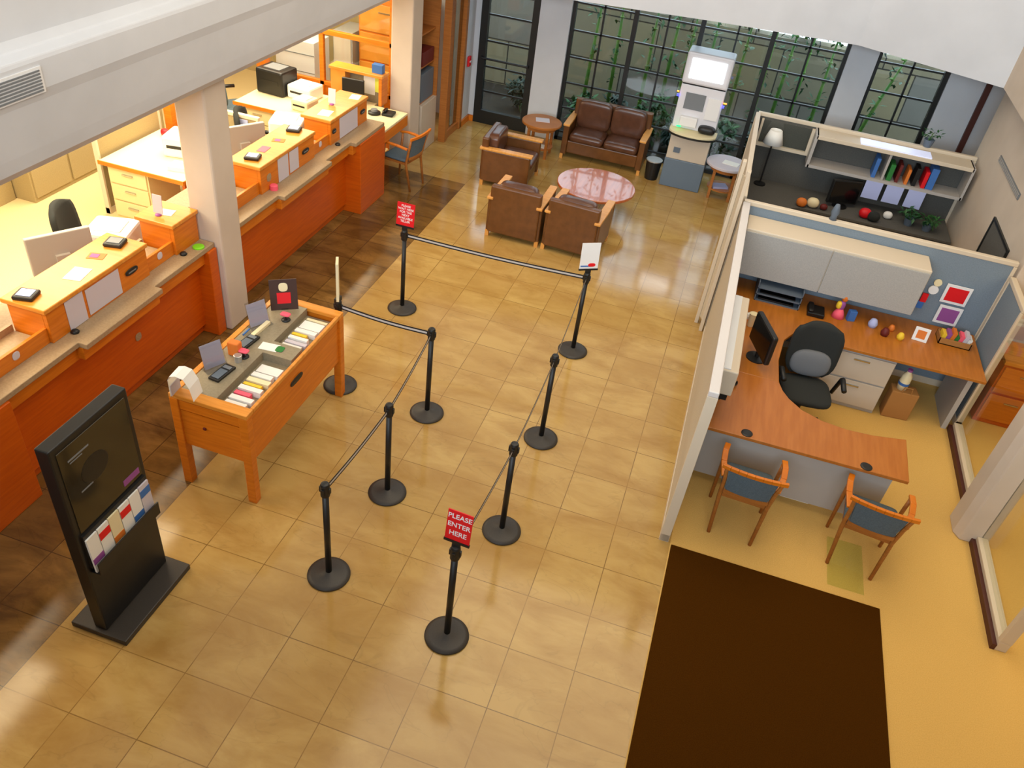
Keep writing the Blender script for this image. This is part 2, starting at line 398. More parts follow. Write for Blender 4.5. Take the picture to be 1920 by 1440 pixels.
# wood framed inner door on the left wall
mb = MB()
for y in (12.0, 12.68): mb.box(-4.46, -4.34, y, y+.1, 0, 2.56)
mb.box(-4.46, -4.34, 12.1, 12.68, 2.3, 2.56).box(-4.43, -4.37, 12.1, 12.68, 0, .12)
d2 = struct('door_2', mb, 'oak_brown', bev=.006)
ob('door_panel', B(-4.42, -4.39, 12.1, 12.3, .12, 2.3), 'oak_brown', d2)
ob('door_pane', B(-4.41, -4.404, 12.3, 12.68, .12, 2.3), 'glass_garden', d2)
# glass screen with wooden rails at the end of the teller office
mb = MB()
for x in (-6.12, -4.98): mb.box(x-.035, x+.035, 11.27, 11.34, 0, 2.56)
mb.box(-7.2, -4.95, 11.27, 11.34, 1.53, 1.6).box(-7.2, -4.95, 11.27, 11.34, .78, .84).box(-7.2, -7.04, 11.2, 11.34, 0, 2.56)
w3 = struct('window_3', mb, 'wood', bev=.004)
ob('window_pane', B(-7.15, -4.95, 11.302, 11.307, .84, 2.5), 'glass', w3)
ob('lower_panel', B(-7.15, -4.95, 11.29, 11.32, 0, .78), 'wood', w3)

# glazed partitions on low sills along the right side
def sillwall(nm, y0, y1, x=3.1):
    mb = MB(); mb.box(x, x+.09, y0, y1, 0, .1)
    w = struct(nm, mb, 'frame_beige', bev=.006)
    ob('sill_shadow_strip', B(x-.035, x, y0, y1, 0, .06), 'frame_redbrown', w, label='dark strip standing for the shadow along the sill')  # dark strip put in for the shadow line at the sill foot
    ob('pane', B(x+.035, x+.045, y0+.05, y1, .1, 2.3), 'glass', w)
    ob('post', B(x, x+.09, y0, y0+.05, .1, 2.6), 'frame_beige', w)
    return w
sillwall('window_4', 4.85, 6.02); sillwall('window_5', 6.36, 7.72)

# outdoors: garden wall, planting, canopy
struct('garden_wall', B(-12, 12, 15.4, 15.7, -.05, 1.78), 'stone_blocks')
def leafcloud(mb, c, r, n, s, flat=1):
    for _ in range(n):
        a = random.uniform(0, 2*PI); t = random.random()**.5; h = random.uniform(-1, 1)
        p = Vector((c[0]+math.cos(a)*t*r[0], c[1]+math.sin(a)*t*r[1], c[2]+h*r[2]*math.sqrt(max(.05, 1-t*t))))
        d = Vector((random.uniform(-1, 1), random.uniform(-1, 1), random.uniform(-.9, .5))).normalized()
        w = d.cross(Vector((0, 0, 1))).normalized()*s*.22; l = d*s
        nz = Vector((0, 0, s*.06))
        mb.add([p, p+l*.45+w+nz, p+l, p+l*.45-w+nz], [(0, 1, 2, 3)])
def shrub(x, y, r, h, mt, label):
    t = thing('garden_shrub', label, 'shrub', (x, y, -.02), 0, 'low shrubs under the big window')
    mb = MB(); leafcloud(mb, (0, 0, h*.55), (r, r*.7, h*.5), 260, .16); ob('foliage', mb, mt, t)
    st = MB()
    for k in range(5):
        a = k*1.26; st.tube([(0, 0, 0), (math.cos(a)*r*.3, math.sin(a)*r*.3, h*.5)], [.012, .006], 6)
    ob('stem', st, 'bamboo', t)
for i, (x, y) in enumerate([(-2.5, 13.95), (-1.9, 13.8), (-1.3, 14.0), (-.75, 13.8), (-.1, 13.95), (.5, 13.8), (1.05, 14.0), (1.95, 13.9), (2.5, 13.85), (-3.7, 14.2)]):
    shrub(x, y, .27, .62 + .12*(i % 3), 'leaf_dark' if i % 2 else 'leaf', 'low dark green leafy shrub growing outside the dark framed window')
def bamboo(x, y, lean, h, label):
    t = thing('bamboo_cane', label, 'bamboo', (x, y, -.02), 0, 'bamboo canes outside the window')
    top = (lean*h, .05*h, h)
    st = MB().tube([(0, 0, 0), (top[0]*.4, top[1]*.3, h*.45), top], [.036, .03, .012], 8)
    for z in [k*.3 for k in range(1, int(h/.3))]:
        st.lathe([(.034, -.01), (.04, 0), (.034, .01)], 8, (lean*z*.9, .05*z*.8, z))
    ob('stem', st, 'bamboo', t, smooth=True)
    mb = MB()
    for z, n, r in ((h*.97, 34, .2), (h*.75, 16, .14), (h*.5, 12, .1), (h*.25, 8, .08)):
        leafcloud(mb, (lean*z, .05*z, z), (r, r*.5, .28), n, .13)
    ob('foliage', mb, 'leaf', t)
for x, y, ln in ((-2.62, 14.3, .03), (-2.2, 14.6, -.02), (-1.6, 14.25, .0), (-1.3, 14.62, .02), (-1.0, 14.3, .02), (-.62, 14.6, 0), (-.1, 14.3, .01), (.3, 14.62, .02),
                 (.6, 14.25, .02), (.9, 14.62, .02), (1.25, 14.3, .01)):
    bamboo(x, y, ln, random.uniform(2.3, 2.7), 'slim green bamboo cane growing behind the big gridded window')
bamboo(1.85, 14.05, .22, 2.5, 'green bamboo cane leaning to the right behind the narrow right window')
for i in range(9):
    x = -4.4 + i*1.05
    t = thing('hedge_bush', 'dark leafy bush hanging over the top of the stone garden wall', 'bush', (x, 15.55, 1.8), 0, 'bushes above the garden wall')
    mb = MB(); leafcloud(mb, (0, 0, .26), (.44, .2, .2), 300 if i not in (4, 5, 6) else 110, .2); ob('foliage', mb, 'leaf_dark', t)
    ob('stem', MB().tube([(0, 0, -.0), (.02, 0, .35)], [.03, .015], 6), 'bamboo', t)

# ------------------------------------------------------------------ teller counter
def counter_run(y0, y1, label, pilasters, stations, boxes):
    """boxes: list of (ya, yb) raised transaction ledges"""
    t = thing('teller_counter', label, 'counter', (0, 0, 0))
    bb = MB().box(-5.0, -4.62, y0, y1, .1, .98).box(-4.98, -4.66, y0, y1, 0, .1)
    ob('base_panel', bb, 'wood_deep', t, bev=.006)
    for a, b, x in pilasters: ob('end_pilaster', B(-4.96, x, a, b, 0, .98), 'wood_deep', t, bev=.006)
    ap = MB().box(-4.9, -4.53, y0, y1, .84, .98)
    for a, b in stations: ap.box(-4.9, -4.46, a, b, .86, .98)
    ob('apron', ap, 'wood', t, bev=.006)
    pts = [(-5.02, y0), ]
    front = [(-4.49, y0)]
    for a, b in stations:
        if a > y0: front += [(-4.49, a), (-4.41, a)]
        else: front[-1] = (-4.41, y0)
        if b < y1: front += [(-4.41, b), (-4.49, b)]
        else: front += [(-4.41, y1)]
    if front[-1][1] < y1: front.append((-4.49, y1))
    ob('worktop', MB().prism([(-5.02, y0)] + front + [(-5.02, y1)], .98, 1.03), 'laminate', t, bev=.006)
    for a, b in boxes:
        ob('raised_front', B(-4.68, -4.64, a, b, 1.03, 1.31), 'wood', t, bev=.004)
        for q in (a, b-.03): ob('raised_side', B(-5.0, -4.68, q, q+.03, 1.03, 1.31), 'wood', t)
        ob('raised_top', B(-5.04, -4.625, a-.02, b+.02, 1.31, 1.35), 'wood_top', t, bev=.008)
    # lower fronts in the wells between the boxes
    ed = [y0] + [v for p in boxes for v in p] + [y1]
    for a, b in zip(ed[0::2], ed[1::2]):
        if b-a > .1:
            ob('well_front', B(-4.70, -4.67, a, b, 1.03, 1.17), 'wood', t, bev=.004)
            ob('well_tray', MB().box(-5.02, -4.70, a+.02, b-.02, 1.03, 1.06).box(-5.02, -4.99, a+.02, b-.02, 1.06, 1.12), 'laminate', t)
    return t
counter_run(.4, 5.99, 'long orange wood teller counter with beige worktop in the foreground, left of the near column', [(2.0, 3.38, -4.47), (5.86, 5.99, -4.47)],
            [(2.35, 3.1), (4.12, 5.08)], [(2.2, 3.35), (4.03, 5.22), (5.62, 5.97)])
counter_run(6.34, 9.8, 'orange wood teller counter with beige worktop between the two columns', [(6.34, 6.45, -4.55), (9.05, 9.8, -4.40)],
            [(7.2, 8.3), (8.95, 9.8)], [(7.12, 8.3), (8.72, 9.74)])
# desk height extension at the far end
t = thing('end_desk', 'low beige topped desk with orange wood edge at the far end of the teller counter', 'desk', (0, 0, 0))
ob('desk_top', MB().prism([(-5.0, 9.82), (-4.46, 9.82), (-4.46, 10.72), (-5.0, 10.72)], .83, .86), 'cream', t, bev=.004)
ob('apron', B(-4.5, -4.46, 9.82, 10.72, .68, .83).box(-5.0, -4.5, 10.68, 10.72, .68, .83), 'wood', t, bev=.004)
ob('leg', B(-4.98, -4.92, 10.66, 10.72, 0, .83), 'wood_deep', t); ob('back_panel', B(-5.0, -4.96, 9.82, 10.66, 0, .83), 'wood_deep', t)
# wooden hutch behind it
t = thing('wooden_hutch', 'orange wood hutch screen with a top shelf at the far end of the counter', 'hutch', (0, 0, 0))
ob('side_panel', B(-5.68, -5.45, 10.72, 10.94, 0, 1.26), 'wood_top', t, bev=.004); ob('side_panel', B(-4.93, -4.88, 10.73, 10.94, .86, 1.26), 'wood', t, bev=.004)
ob('shelf', B(-5.7, -4.86, 10.7, 10.95, 1.26, 1.3), 'wood_top', t, bev=.004); ob('back_panel', B(-5.45, -4.93, 10.88, 10.92, 0, 1.26), 'laminate_grey', t)
ob('base_panel', B(-5.45, -5.0, 10.74, 10.88, 0, .78), 'wood_deep', t)
ob('desk_shelf', B(-5.45, -5.01, 10.3, 10.87, .8, .84), 'cream', t)

# ------------------------------------------------------------------ stanchions
ST = [(-2.99, 7.20), (-2.98, 5.65), (-2.04, 5.62), (-1.95, 4.50), (-2.0, 3.53), (-.96, 3.36), (-.9, 4.48), (-.91, 5.73), (-.98, 7.28)]
SL = ['black belt stanchion with red notice on top at the far left queue corner',
      'black belt stanchion with a thin cream sign, beside the far end of the brochure table',
      'black belt stanchion at the right end of the short striped belt',
      'black belt stanchion in the middle of the left queue row, without a sign',
      'black belt stanchion nearest the camera in the left queue row, left of the entry sign',
      'black belt stanchion carrying the red entry sign, nearest of all nine posts',
      'black belt stanchion second in the right queue row, just behind the red entry sign',
      'black belt stanchion third in the right queue row, before the white sign post',
      'black belt stanchion with a tilted white sign behind the leather armchairs, far right corner']
def post_mesh():
    base_ = MB().lathe([(.158, 0), (.165, .006), (.163, .016), (.13, .026), (.05, .034), (.032, .05)], 40)
    pole = MB().lathe([(.024, .03), (.024, .9)], 20)
    head = MB().lathe([(.026, .88), (.034, .885), (.034, .985), (.028, 1.0), (.012, 1.004)], 20).box(-.012, .012, -.042, .042, .915, .965).box(-.042, .042, -.012, .012, .915, .965)
    return base_, pole, head
bm0, pm0, hm0 = post_mesh()
s0 = thing('belt_stanchion', SL[0], 'stanchion', (*ST[0], 0), 0, 'queue stanchions')
ob('base', bm0, 'base_dark', s0, smooth=True, bev=0); ob('pole', pm0, 'black', s0, smooth=True); ob('belt_head', hm0, 'black', s0, bev=.002)
STO = [s0] + [dup(s0, (*ST[i], 0), 0, SL[i], 'queue stanchions') for i in range(1, 9)]
def belt(i, j, stripe='belt_light', w=.048):
    a = Vector((*ST[i], 0)); b = Vector((*ST[j], 0)); d = (b-a); L = d.length; d.normalize(); nrm = Vector((-d.y, d.x, 0))
    mb = MB(); ms = MB(); K = 12
    for k in range(K):
        t0, t1 = .034+(L-.068)*k/K, .034+(L-.068)*(k+1)/K
        z0 = .94-.018*math.sin(PI*k/K); z1 = .94-.018*math.sin(PI*(k+1)/K)
        for m_, hw, th in ((mb, w/2, .0008), (ms, w*.2, .0014)):
            p = [d*t0, d*t1]
            vs = [p[0]+nrm*th+Vector((0, 0, z0-hw)), p[1]+nrm*th+Vector((0, 0, z1-hw)), p[1]+nrm*th+Vector((0, 0, z1+hw)), p[0]+nrm*th+Vector((0, 0, z0+hw)),
                  p[0]-nrm*th+Vector((0, 0, z0-hw)), p[1]-nrm*th+Vector((0, 0, z1-hw)), p[1]-nrm*th+Vector((0, 0, z1+hw)), p[0]-nrm*th+Vector((0, 0, z0+hw))]
            m_.add(vs, [(0, 1, 2, 3), (7, 6, 5, 4), (3, 2, 6, 7), (0, 4, 5, 1)])
    o = ob('belt', mb, 'belt', STO[i]); ob('belt_stripe', ms, stripe, o, label='light grey stripe')
for i, j in ((0, 8), (1, 2), (2, 3), (3, 4), (8, 7), (7, 6), (6, 5)): belt(i, j)
def sign(i, w, h, mt, body, size, tilt, rz, line=1.0, bot=1.03, z0=1.0):
    p = STO[i]
    fr = MB().box(-.03, .03, -.006, .006, 0, .04).box(-w/2-.004, w/2+.004, -.008, .008, .03, .05)
    r = (tilt, 0, rz)
    f = ob('sign_holder', fr, 'black', p, loc=(0, 0, z0), rot=r)
    s_ = ob('sign_board', B(-w/2, w/2, -.004, .004, .05, .05+h), mt, p, loc=(0, 0, z0), rot=r)
    if body: text(body, size, s_, 'white', (0, -.0052, .05+h*.53), (PI/2, 0, 0), line=line)
    return s_
sign(5, .175, .245, 'red', 'PLEASE\nENTER\nHERE', .054, -.12, -.06, 1.3)
sign(0, .2, .25, 'red', 'PLEASE\nWAIT HERE\nFOR THE\nNEXT\nAVAILABLE\nTELLER', .034, -.1, 0, 1.0)
s_ = sign(8, .2, .28, 'white', None, 0, -.1, .55)
ob('printed_band', B(-.09, .04, -.006, -.004, .07, .085), 'blue', s_); ob('printed_emblem', MB().cushion(-.01, .07, -.008, -.003, .07, .11), 'red', s_, smooth=True)
s_ = ob('sign_board', B(-.012, .012, -.07, .07, .03, .42), 'cream', STO[1], loc=(0, 0, 1.0), rot=(0, 0, .44)); ob('sign_holder', B(-.02, .02, -.04, .04, 0, .04), 'black', STO[1], loc=(0, 0, .995))

# ------------------------------------------------------------------ brochure / writing table
t = thing('writing_table', 'tall orange wood writing table with sunken grey top full of deposit slips', 'table', (0, 0, 0))
x0, x1, y0, y1 = -3.56, -2.88, 3.95, 5.56
for (a, b) in ((x0, y0), (x1-.075, y0), (x1-.075, y1-.075), (x0, y1-.075)): ob('leg', B(a, a+.075, b, b+.075, 0, .92), 'wood', t, bev=.006)
ob('apron', B(x1-.055, x1-.02, y0+.075, y1-.075, .44, .92), 'wood', t, label='deep side panel'); ob('apron', B(x0+.02, x0+.055, y0+.075, y1-.075, .44, .92), 'wood', t)
ap = ob('apron', B(x0+.075, x1-.075, y0+.02, y0+.055, .44, .80), 'wood', t); ob('lock', MB().cushion(x0+.26, x0+.29, y0+.008, y0+.02, .66, .69), 'dark_red', ap)
ob('apron', B(x0+.075, x1-.075, y1-.055, y1-.02, .44, .92), 'wood', t)
ob('drawer', B(x0+.075, x1-.075, y0+.012, y0+.05, .815, .905), 'wood', t, bev=.004)
ob('rim', MB().box(x0, x1, y0, y0+.1, .92, .96).box(x0, x1, y1-.09, y1, .92, .96).box(x1-.03, x1, y0+.1, y1-.09, .92, .96).box(x0, x0+.05, y0+.1, y1-.09, .92, .96), 'wood_top', t, bev=.006)
ob('grey_surface', MB().box(x0+.055, x0+.36, y0+.1, y1-.09, .86, .955).box(x0+.36, x1-.055, 4.72, 4.9, .875, .955).box(x0+.36, x1-.055, y0+.1, y1-.09, .86, .875), 'laminate_grey', t)
hp = ob('emblem_plate', MB().cushion(x1-.022, x1-.008, 4.62, 4.82, .74, .80), 'black', t, smooth=True)
# slips in the two trays
def slip_group(ya, items):
    y = ya
    for (wd, hx, mt) in items:
        mb = MB().box(-3.15, -3.17+hx, y, y+wd, .875, .925+random.uniform(-.01, .012))
        o = solo('deposit_slips', mb, mt, SLL[mt], 'slips', 'slips in the writing table trays', bev=.001)
        y += wd+.02
SLL = {'paper': 'stack of white printed slips standing in the grey tray of the writing table', 'cream': 'stack of cream slips in the writing table tray', 'yellow': 'yellow and white form pad in the writing table tray',
       'pink': 'pink form pad in the writing table tray', 'orange': 'pad with an orange cover in the writing table tray', 'paper_lilac': 'stack of pale lilac forms in the writing table tray', 'green': 'thin green covered form in the writing table tray'}
slip_group(4.06, [(.05, .2, 'paper'), (.05, .22, 'paper'), (.04, .16, 'pink'), (.05, .22, 'paper'), (.03, .18, 'yellow'), (.05, .22, 'cream'), (.05, .2, 'paper'), (.1, .22, 'paper')])
slip_group(4.92, [(.04, .2, 'paper'), (.04, .22, 'paper_lilac'), (.04, .2, 'paper'), (.03, .16, 'yellow'), (.05, .22, 'paper'), (.12, .22, 'paper'), (.03, .22, 'cream')])
Z = .955
def calc(x, y, rz, label):
    t = thing('calculator', label, 'calculator', (x, y, Z), rz)
    ob('body', MB().prism([(-.05, -.11), (.05, -.11), (.05, .11), (-.05, .11)], 0, .022), 'black', t, bev=.006)
    ob('display', B(-.035, .035, .05, .085, .022, .026), 'grey_screen', t); ob('keypad', MB().box(-.035, .035, -.09, .03, .022, .027), 'slate_plastic', t, bev=.002)
calc(-3.33, 4.33, -.1, 'black calculator on the near half of the writing table'); calc(-3.38, 4.78, -.1, 'black calculator beside the leaflet at the middle of the writing table')
def pen(x, y, label):
    t = thing('counter_pen', label, 'pen', (x, y, Z)); ob('pen_base', MB().lathe([(.04, 0), (.04, .008), (.012, .016)], 20), 'black', t, smooth=True)
    ob('flower_tag', MB().cushion(-.045, .045, -.03, .03, .05, .075), 'pink', t, smooth=True, label='bright pink oval tag'); ob('pen', MB().tube([(0, 0, .012), (0, 0, .06)], .006, 8), 'black', t)
pen(-3.3, 4.6, 'pen holder with a pink oval tag on the near half of the writing table'); pen(-3.27, 5.22, 'pen holder with a pink oval tag in front of the dark red display')
solo('wood_block', B(-.05, .05, -.035, .035, 0, .13), 'orange', 'small orange block holder behind the near pink tag on the writing table', 'holder', bev=.01, loc=(-3.38, 4.6, Z))
solo('coin_cup', MB().lathe([(.03, 0), (.034, .06), (.03, .062)], 18), 'silver', 'small shiny cup on the writing table beside the orange block', 'cup', loc=(-3.31, 4.53, Z), smooth=False)
def holder(x, y, rz, label):
    t = thing('leaflet_holder', label, 'holder', (x, y, Z), rz)
    ob('acrylic_stand', MB().box(-.1, .1, -.004, 0, 0, .24, X((0, 0, 0), -.25)).box(-.1, .1, -.05, .05, 0, .005), 'acrylic', t); ob('leaflet', B(-.09, .09, .002, .004, .01, .22, X((0, 0, 0), -.25)), 'paper_lilac', t)
holder(-3.42, 4.38, 1.1, 'clear leaflet holder with pale sheet at the near end of the writing table'); holder(-3.42, 5.05, 1.1, 'clear leaflet holder with pale sheet in front of the dark red display')
t = thing('poster_stand', 'tilted dark brown and red poster stand on the far end of the writing table', 'display', (-3.36, 5.36, Z), .6)
ob('poster', B(-.12, .12, 0, .012, 0, .28, X((0, 0, 0), -.3)), 'brown_dark', t, label='dark brown poster with red centre'); ob('picture', B(-.06, .06, -.003, 0, .06, .16, X((0, 0, 0), -.3)), 'red', t); ob('portrait', MB().cushion(-.04, .04, -.005, 0, .17, .25, X((0, 0, 0), -.3)), 'cream', t)
ob('strut', B(-.03, .03, .0, .1, 0, .01), 'black', t)
t = thing('paper_calendar', 'curled white paper flip calendar on the near corner of the writing table', 'calendar', (-3.42, 4.0, .96), .1)
pth = [(-.1, .0), (-.1, .16), (-.08, .2), (-.03, .215), (.03, .2), (.07, .12), (.09, 0)]
mb = MB()
for (a, b) in zip(pth, pth[1:]): mb.add([(a[0], -.07, a[1]), (b[0], -.07, b[1]), (b[0], .07, b[1]), (a[0], .07, a[1]), (a[0], -.07, a[1]-.004), (b[0], -.07, b[1]-.004), (b[0], .07, b[1]-.004), (a[0], .07, a[1]-.004)], [(0, 1, 2, 3), (7, 6, 5, 4), (0, 4, 5, 1), (3, 2, 6, 7)])
ob('page', mb, 'paper', t); ob('page', B(-.095, -.09, -.065, .065, 0, .1), 'paper_lilac', t)
t = thing('bird_leaflet', 'white leaflet with green printed corner lying on the writing table', 'leaflet', (-3.16, 4.81, Z), .1)
ob('sheet', B(-.11, .05, -.05, .05, 0, .003), 'paper', t); ob('green_print', MB().cushion(.03, .1, -.04, .04, 0, .006), 'green', t, label='green printed picture')
solo('wooden_ruler', B(-.02, .02, -.12, .12, 0, .03), 'cream', 'cream wooden pen rest on the writing table behind the middle calculator', 'pen rest', loc=(-3.38, 4.99, Z), rot=(0, 0, -.05), bev=.004)
solo('blue_pen', MB().tube([(0, -.05, .008), (0, .05, .008)], .008, 8), 'blue', 'small blue pen at the left edge of the writing table', 'pen', loc=(-3.465, 4.9, .96))

# ------------------------------------------------------------------ black brochure stand
t = thing('advert_stand', 'tall black freestanding poster stand with a row of brochures, in front of the counter', 'poster stand', (-3.2, 2.82, 0))
ob('base_plate', B(-.22, .22, -.36, .37, 0, .05), 'base_dark', t, bev=.006)
ob('panel', B(-.05, .05, -.33, .33, .05, 1.74), 'black', t, bev=.01)
po = ob('poster', B(.05, .056, -.29, .29, 1.02, 1.69), 'poster_dark', t, bev=.002, label='dark olive poster')
mb = MB().box(.056, .058, -.23, -.06, 1.58, 1.592).box(.056, .058, -.2, -.1, 1.3, 1.31).box(.056, .058, -.22, -.12, 1.56, 1.567)
ob('printed_lines', mb, 'grey_plastic', po); ob('printed_disc', MB().cushion(.0555, .0585, -.17, .06, 1.3, 1.5, e=2, e2=2), 'black', po, smooth=True); ob('printed_label', B(.056, .058, .12, .27, 1.05, 1.1), 'purple', po)
ob('rack_back', B(.05, .07, -.3, .3, .7, 1.0), 'black', t); ob('rack_lip', B(.115, .125, -.3, .3, .66, .76).box(.05, .125, -.3, .3, .65, .66), 'black', t)
BC = [('paper', 'purple', 'white and purple folded brochure, leftmost in the black stand'), ('paper', 'red', 'white brochure with red top, second from left in the black stand'), ('cream', 'orange', 'cream and orange brochure, third from left in the black stand'),
      ('paper', 'red', 'pale brochure with red band in the middle of the black stand'), ('paper', 'blue', 'white brochure with slate blue top, second from right in the black stand'), ('paper_lilac', 'blue', 'pale lilac brochure, rightmost in the black stand')]
for k, (c1, c2, lb) in enumerate(BC):
    y = 2.82-.25+k*.1; z0 = .665+.012*(k % 3); xf = X((-3.122, y, z0), 0, -.1)
    b = thing('brochure', lb, 'brochure', (-3.12, y, .665), 0, 'brochures in the black stand')
    ob('booklet', B(0, .014, -.047, .047, 0, .3, X((.0, 0, 0), 0, -.04)), c1, b); ob('cover_band', B(.014, .016, -.047, .047, .2 if k % 2 else .07, .26 if k % 2 else .12, X((0, 0, 0), 0, -.04)), c2, b)

# ------------------------------------------------------------------ brown mat
solo('entrance_mat', B(.49, 2.22, .6, 4.9, 0, .012), 'mat_brown', 'large dark brown rectangular entrance mat on the floor', 'mat', bev=.004)
solo('reflection_patch', B(1.8, 2.1, 5.0, 5.56, 0, .004), 'green_reflection', 'greenish reflection on the carpet, made as a thin sheet under the right guest chair', 'reflection patch')  # thin tinted sheet stands in for a greenish reflection on the carpet

# ------------------------------------------------------------------ armchairs, sofa, tables
def armchair(loc, rz, label, w=.74, d=.76, cushions=1, cat='armchair', name='leather_armchair', hb=.76, group=None, arm_w=.075, leather='leather'):
    t = thing(name, label, cat, loc, rz, group); h = w/2
    ob('back_panel', MB().box(-h+.03, h-.03, 0, .1, .07, hb-.03), leather, t, bev=.02)
    for s in (-1, 1):
        a, b = sorted((s*h, s*(h-.09)))
        ob('side_panel', B(a, b, .03, d-.02, .07, .54), leather, t, bev=.012)
        mb = MB(); 
        # gently bowed wooden arm top that widens to the front and drops at the back
        mb.prism([(s*(h+.005), -.02), (s*(h+.012), d*.5), (s*(h+.005), d+.01), (s*(h-.1), d+.01), (s*(h-.1), d*.5), (s*(h-.075), -.02)][::s], .54, .575)
        ob('arm_top', mb, 'oak_arm', t, bev=.008)
        for yy in (.02, d-.06): ob('leg', B(min(s*h, s*(h-.05)), max(s*h, s*(h-.05)), yy, yy+.05, 0, .08), 'oak_arm', t)
    ob('seat_base', B(-h+.09, h-.09, .08, d-.04, .1, .3), leather, t, bev=.015)
    wi = (w-.2)/cushions
    for k in range(cushions):
        xa = -h+.1+k*wi
        ob('seat_cushion', MB().cushion(xa+.004, xa+wi-.004, .16, d, .28, .44, e=9, e2=3.2), 'leather_dark', t, smooth=True)
        ob('back_cushion', MB().cushion(xa+.004, xa+wi-.004, .06, .24, .4, hb, X((0, 0, 0), .0), e=7, e2=5), 'leather_dark', t, smooth=True)
    return t
armchair((-2.36, 9.33, 0), 0, 'brown leather armchair with oak arms, left of the pair seen from behind', group='brown armchairs')
armchair((-1.58, 9.32, 0), -.05, 'brown leather armchair with oak arms, right of the pair seen from behind', group='brown armchairs')
armchair((-3.36, 11.2, 0), -PI/2+.05, 'brown leather armchair with oak arms turned sideways, left of the round table', group='brown armchairs', w=.78, hb=.74)
armchair((-1.84, 13.12, 0), PI, 'two-seat brown leather sofa under the dark window', w=1.34, d=.66, cushions=2, cat='sofa', name='leather_loveseat', hb=.86)
def round_table(name, label, c, r, h, mt, legr, shelf=False, rz=0, under='oak_brown'):
    t = thing(name, label, 'table', (*c, 0), rz)
    ob('table_top', MB().lathe([(r-.02, h-.045), (r, h-.035), (r, h-.008), (r-.008, h)], 64), mt, t, smooth=False, bev=0)
    for k in range(4):
        a = PI/4+k*PI/2; x, y = math.cos(a)*legr, math.sin(a)*legr
        ob('leg', MB().box(x-.022, x+.022, y-.022, y+.022, 0, h-.045), under, t, bev=.004)
    ob('apron_ring', MB().lathe([(legr+.01, h-.11), (legr+.02, h-.11), (legr+.02, h-.045), (legr+.01, h-.045)], 40), under, t)
    if shelf: ob('lower_shelf', MB().lathe([(legr, .14), (legr, .16)], 32), under, t)
    return t
round_table('coffee_table', 'large round coffee table with glossy cherry top among the leather chairs', (-1.57, 10.77), .56, .44, 'cherry', .38)
round_table('side_table', 'round wooden side table between the black door and the sofa', (-2.86, 12.42), .32, .55, 'oak_brown', .22, True)
round_table('side_table', 'round wooden side table with pale glossy top right of the cash machine', (.13, 12.42), .32, .55, 'paper_lilac', .22, True)
solo('magazine', B(-.11, .11, -.08, .08, 0, .012), 'paper_lilac', 'grey and white magazine on the left side table', 'magazine', loc=(-2.86, 12.45, .55), rot=(0, 0, .3))
solo('magazine', B(-.1, .1, -.07, .07, 0, .012), 'paper', 'white magazine on the lower shelf of the left side table', 'magazine', loc=(-2.84, 12.35, .16), rot=(0, 0, .1))
solo('magazine', B(-.12, .12, -.08, .08, 0, .008), 'paper', 'white sheet of paper on the right side table', 'paper', loc=(.18, 12.4, .55), rot=(0, 0, -.2))
solo('magazine', B(-.12, .12, -.08, .08, 0, .03), 'paper_blue', 'blue grey magazines on the lower shelf of the right side table', 'magazine', loc=(.1, 12.38, .16), rot=(0, 0, .4))
t = thing('waste_bin', 'small black waste bin with a silver rim between the sofa and the cash machine', 'bin', (-.98, 12.5, 0))
ob('bin_body', MB().lathe([(.1, 0), (.125, .3), (.118, .3), (.095, .01)], 28), 'black', t); ob('rim', MB().lathe([(.124, .295), (.13, .3), (.13, .315), (.116, .315)], 28), 'silver', t)

# ------------------------------------------------------------------ cash machine
t = thing('cash_machine', 'white and slate cash machine with a bright screen on top, against the window', 'cash machine', (-.5, 12.33, 0))
ob('plinth', B(-.32, .31, 0, .55, 0, .45), 'atm_slate', t, bev=.01)
lp = ob('lower_cabinet', B(-.31, .3, .01, .55, .45, .86), 'metal_beige', t, bev=.01); ob('card_slot', B(-.22, -.12, -.004, .012, .56, .64), 'slate_plastic', lp)
mb = MB().prism([(-.36, .25)]+[(.36*math.sin(a), .06-.2*math.cos(a)) for a in [x*PI/12 for x in range(-6, 7)]]+[(.36, .25)], .86, .9)
sh = ob('shelf', mb, 'cream', t, bev=.003); ob('shelf_rim', MB().prism([(-.375, .25)]+[(.375*math.sin(a), .06-.215*math.cos(a)) for a in [x*PI/12 for x in range(-6, 7)]]+[(.375, .25)], .845, .872), 'black', sh)
uc = ob('upper_cabinet', B(-.34, .32, .14, .55, .9, 1.55), 'atm_white', t, bev=.012)
ob('monitor', B(-.24, .06, .128, .142, 1.2, 1.44), 'grey_screen', uc); ob('keypad', B(-.24, .02, .06, .14, .96, 1.1), 'white', uc, bev=.01)
ob('card_light', MB().cushion(-.27, -.2, .05, .075, .935, .955), 'led_green', uc); ob('receiver_hood', MB().cushion(.06, .32, .02, .2, .9, 1.02), 'black', uc, smooth=True, label='black rounded hood')
ob('wing', B(.1, .3, .12, .14, 1.1, 1.42), 'white', uc, bev=.004)
ob('status_light', B(-.37, -.34, .12, .15, 1.36, 1.39), 'led_blue', uc); ob('status_light', B(.32, .35, .12, .15, 1.32, 1.35), 'led_blue', uc); ob('status_light', B(.325, .375, .12, .14, 1.38, 1.395), 'led_orange', uc); ob('status_light', B(-.38, -.35, .12, .14, 1.42, 1.435), 'led_orange', uc)
hd = ob('display_housing', B(-.35, .33, .1, .5, 1.57, 2.02), 'atm_white', t, bev=.03); ob('display_screen', B(-.26, .24, .092, .102, 1.66, 1.94), 'screen_white', hd)
ob('neck', B(-.33, .31, .14, .5, 1.548, 1.572), 'black', t)

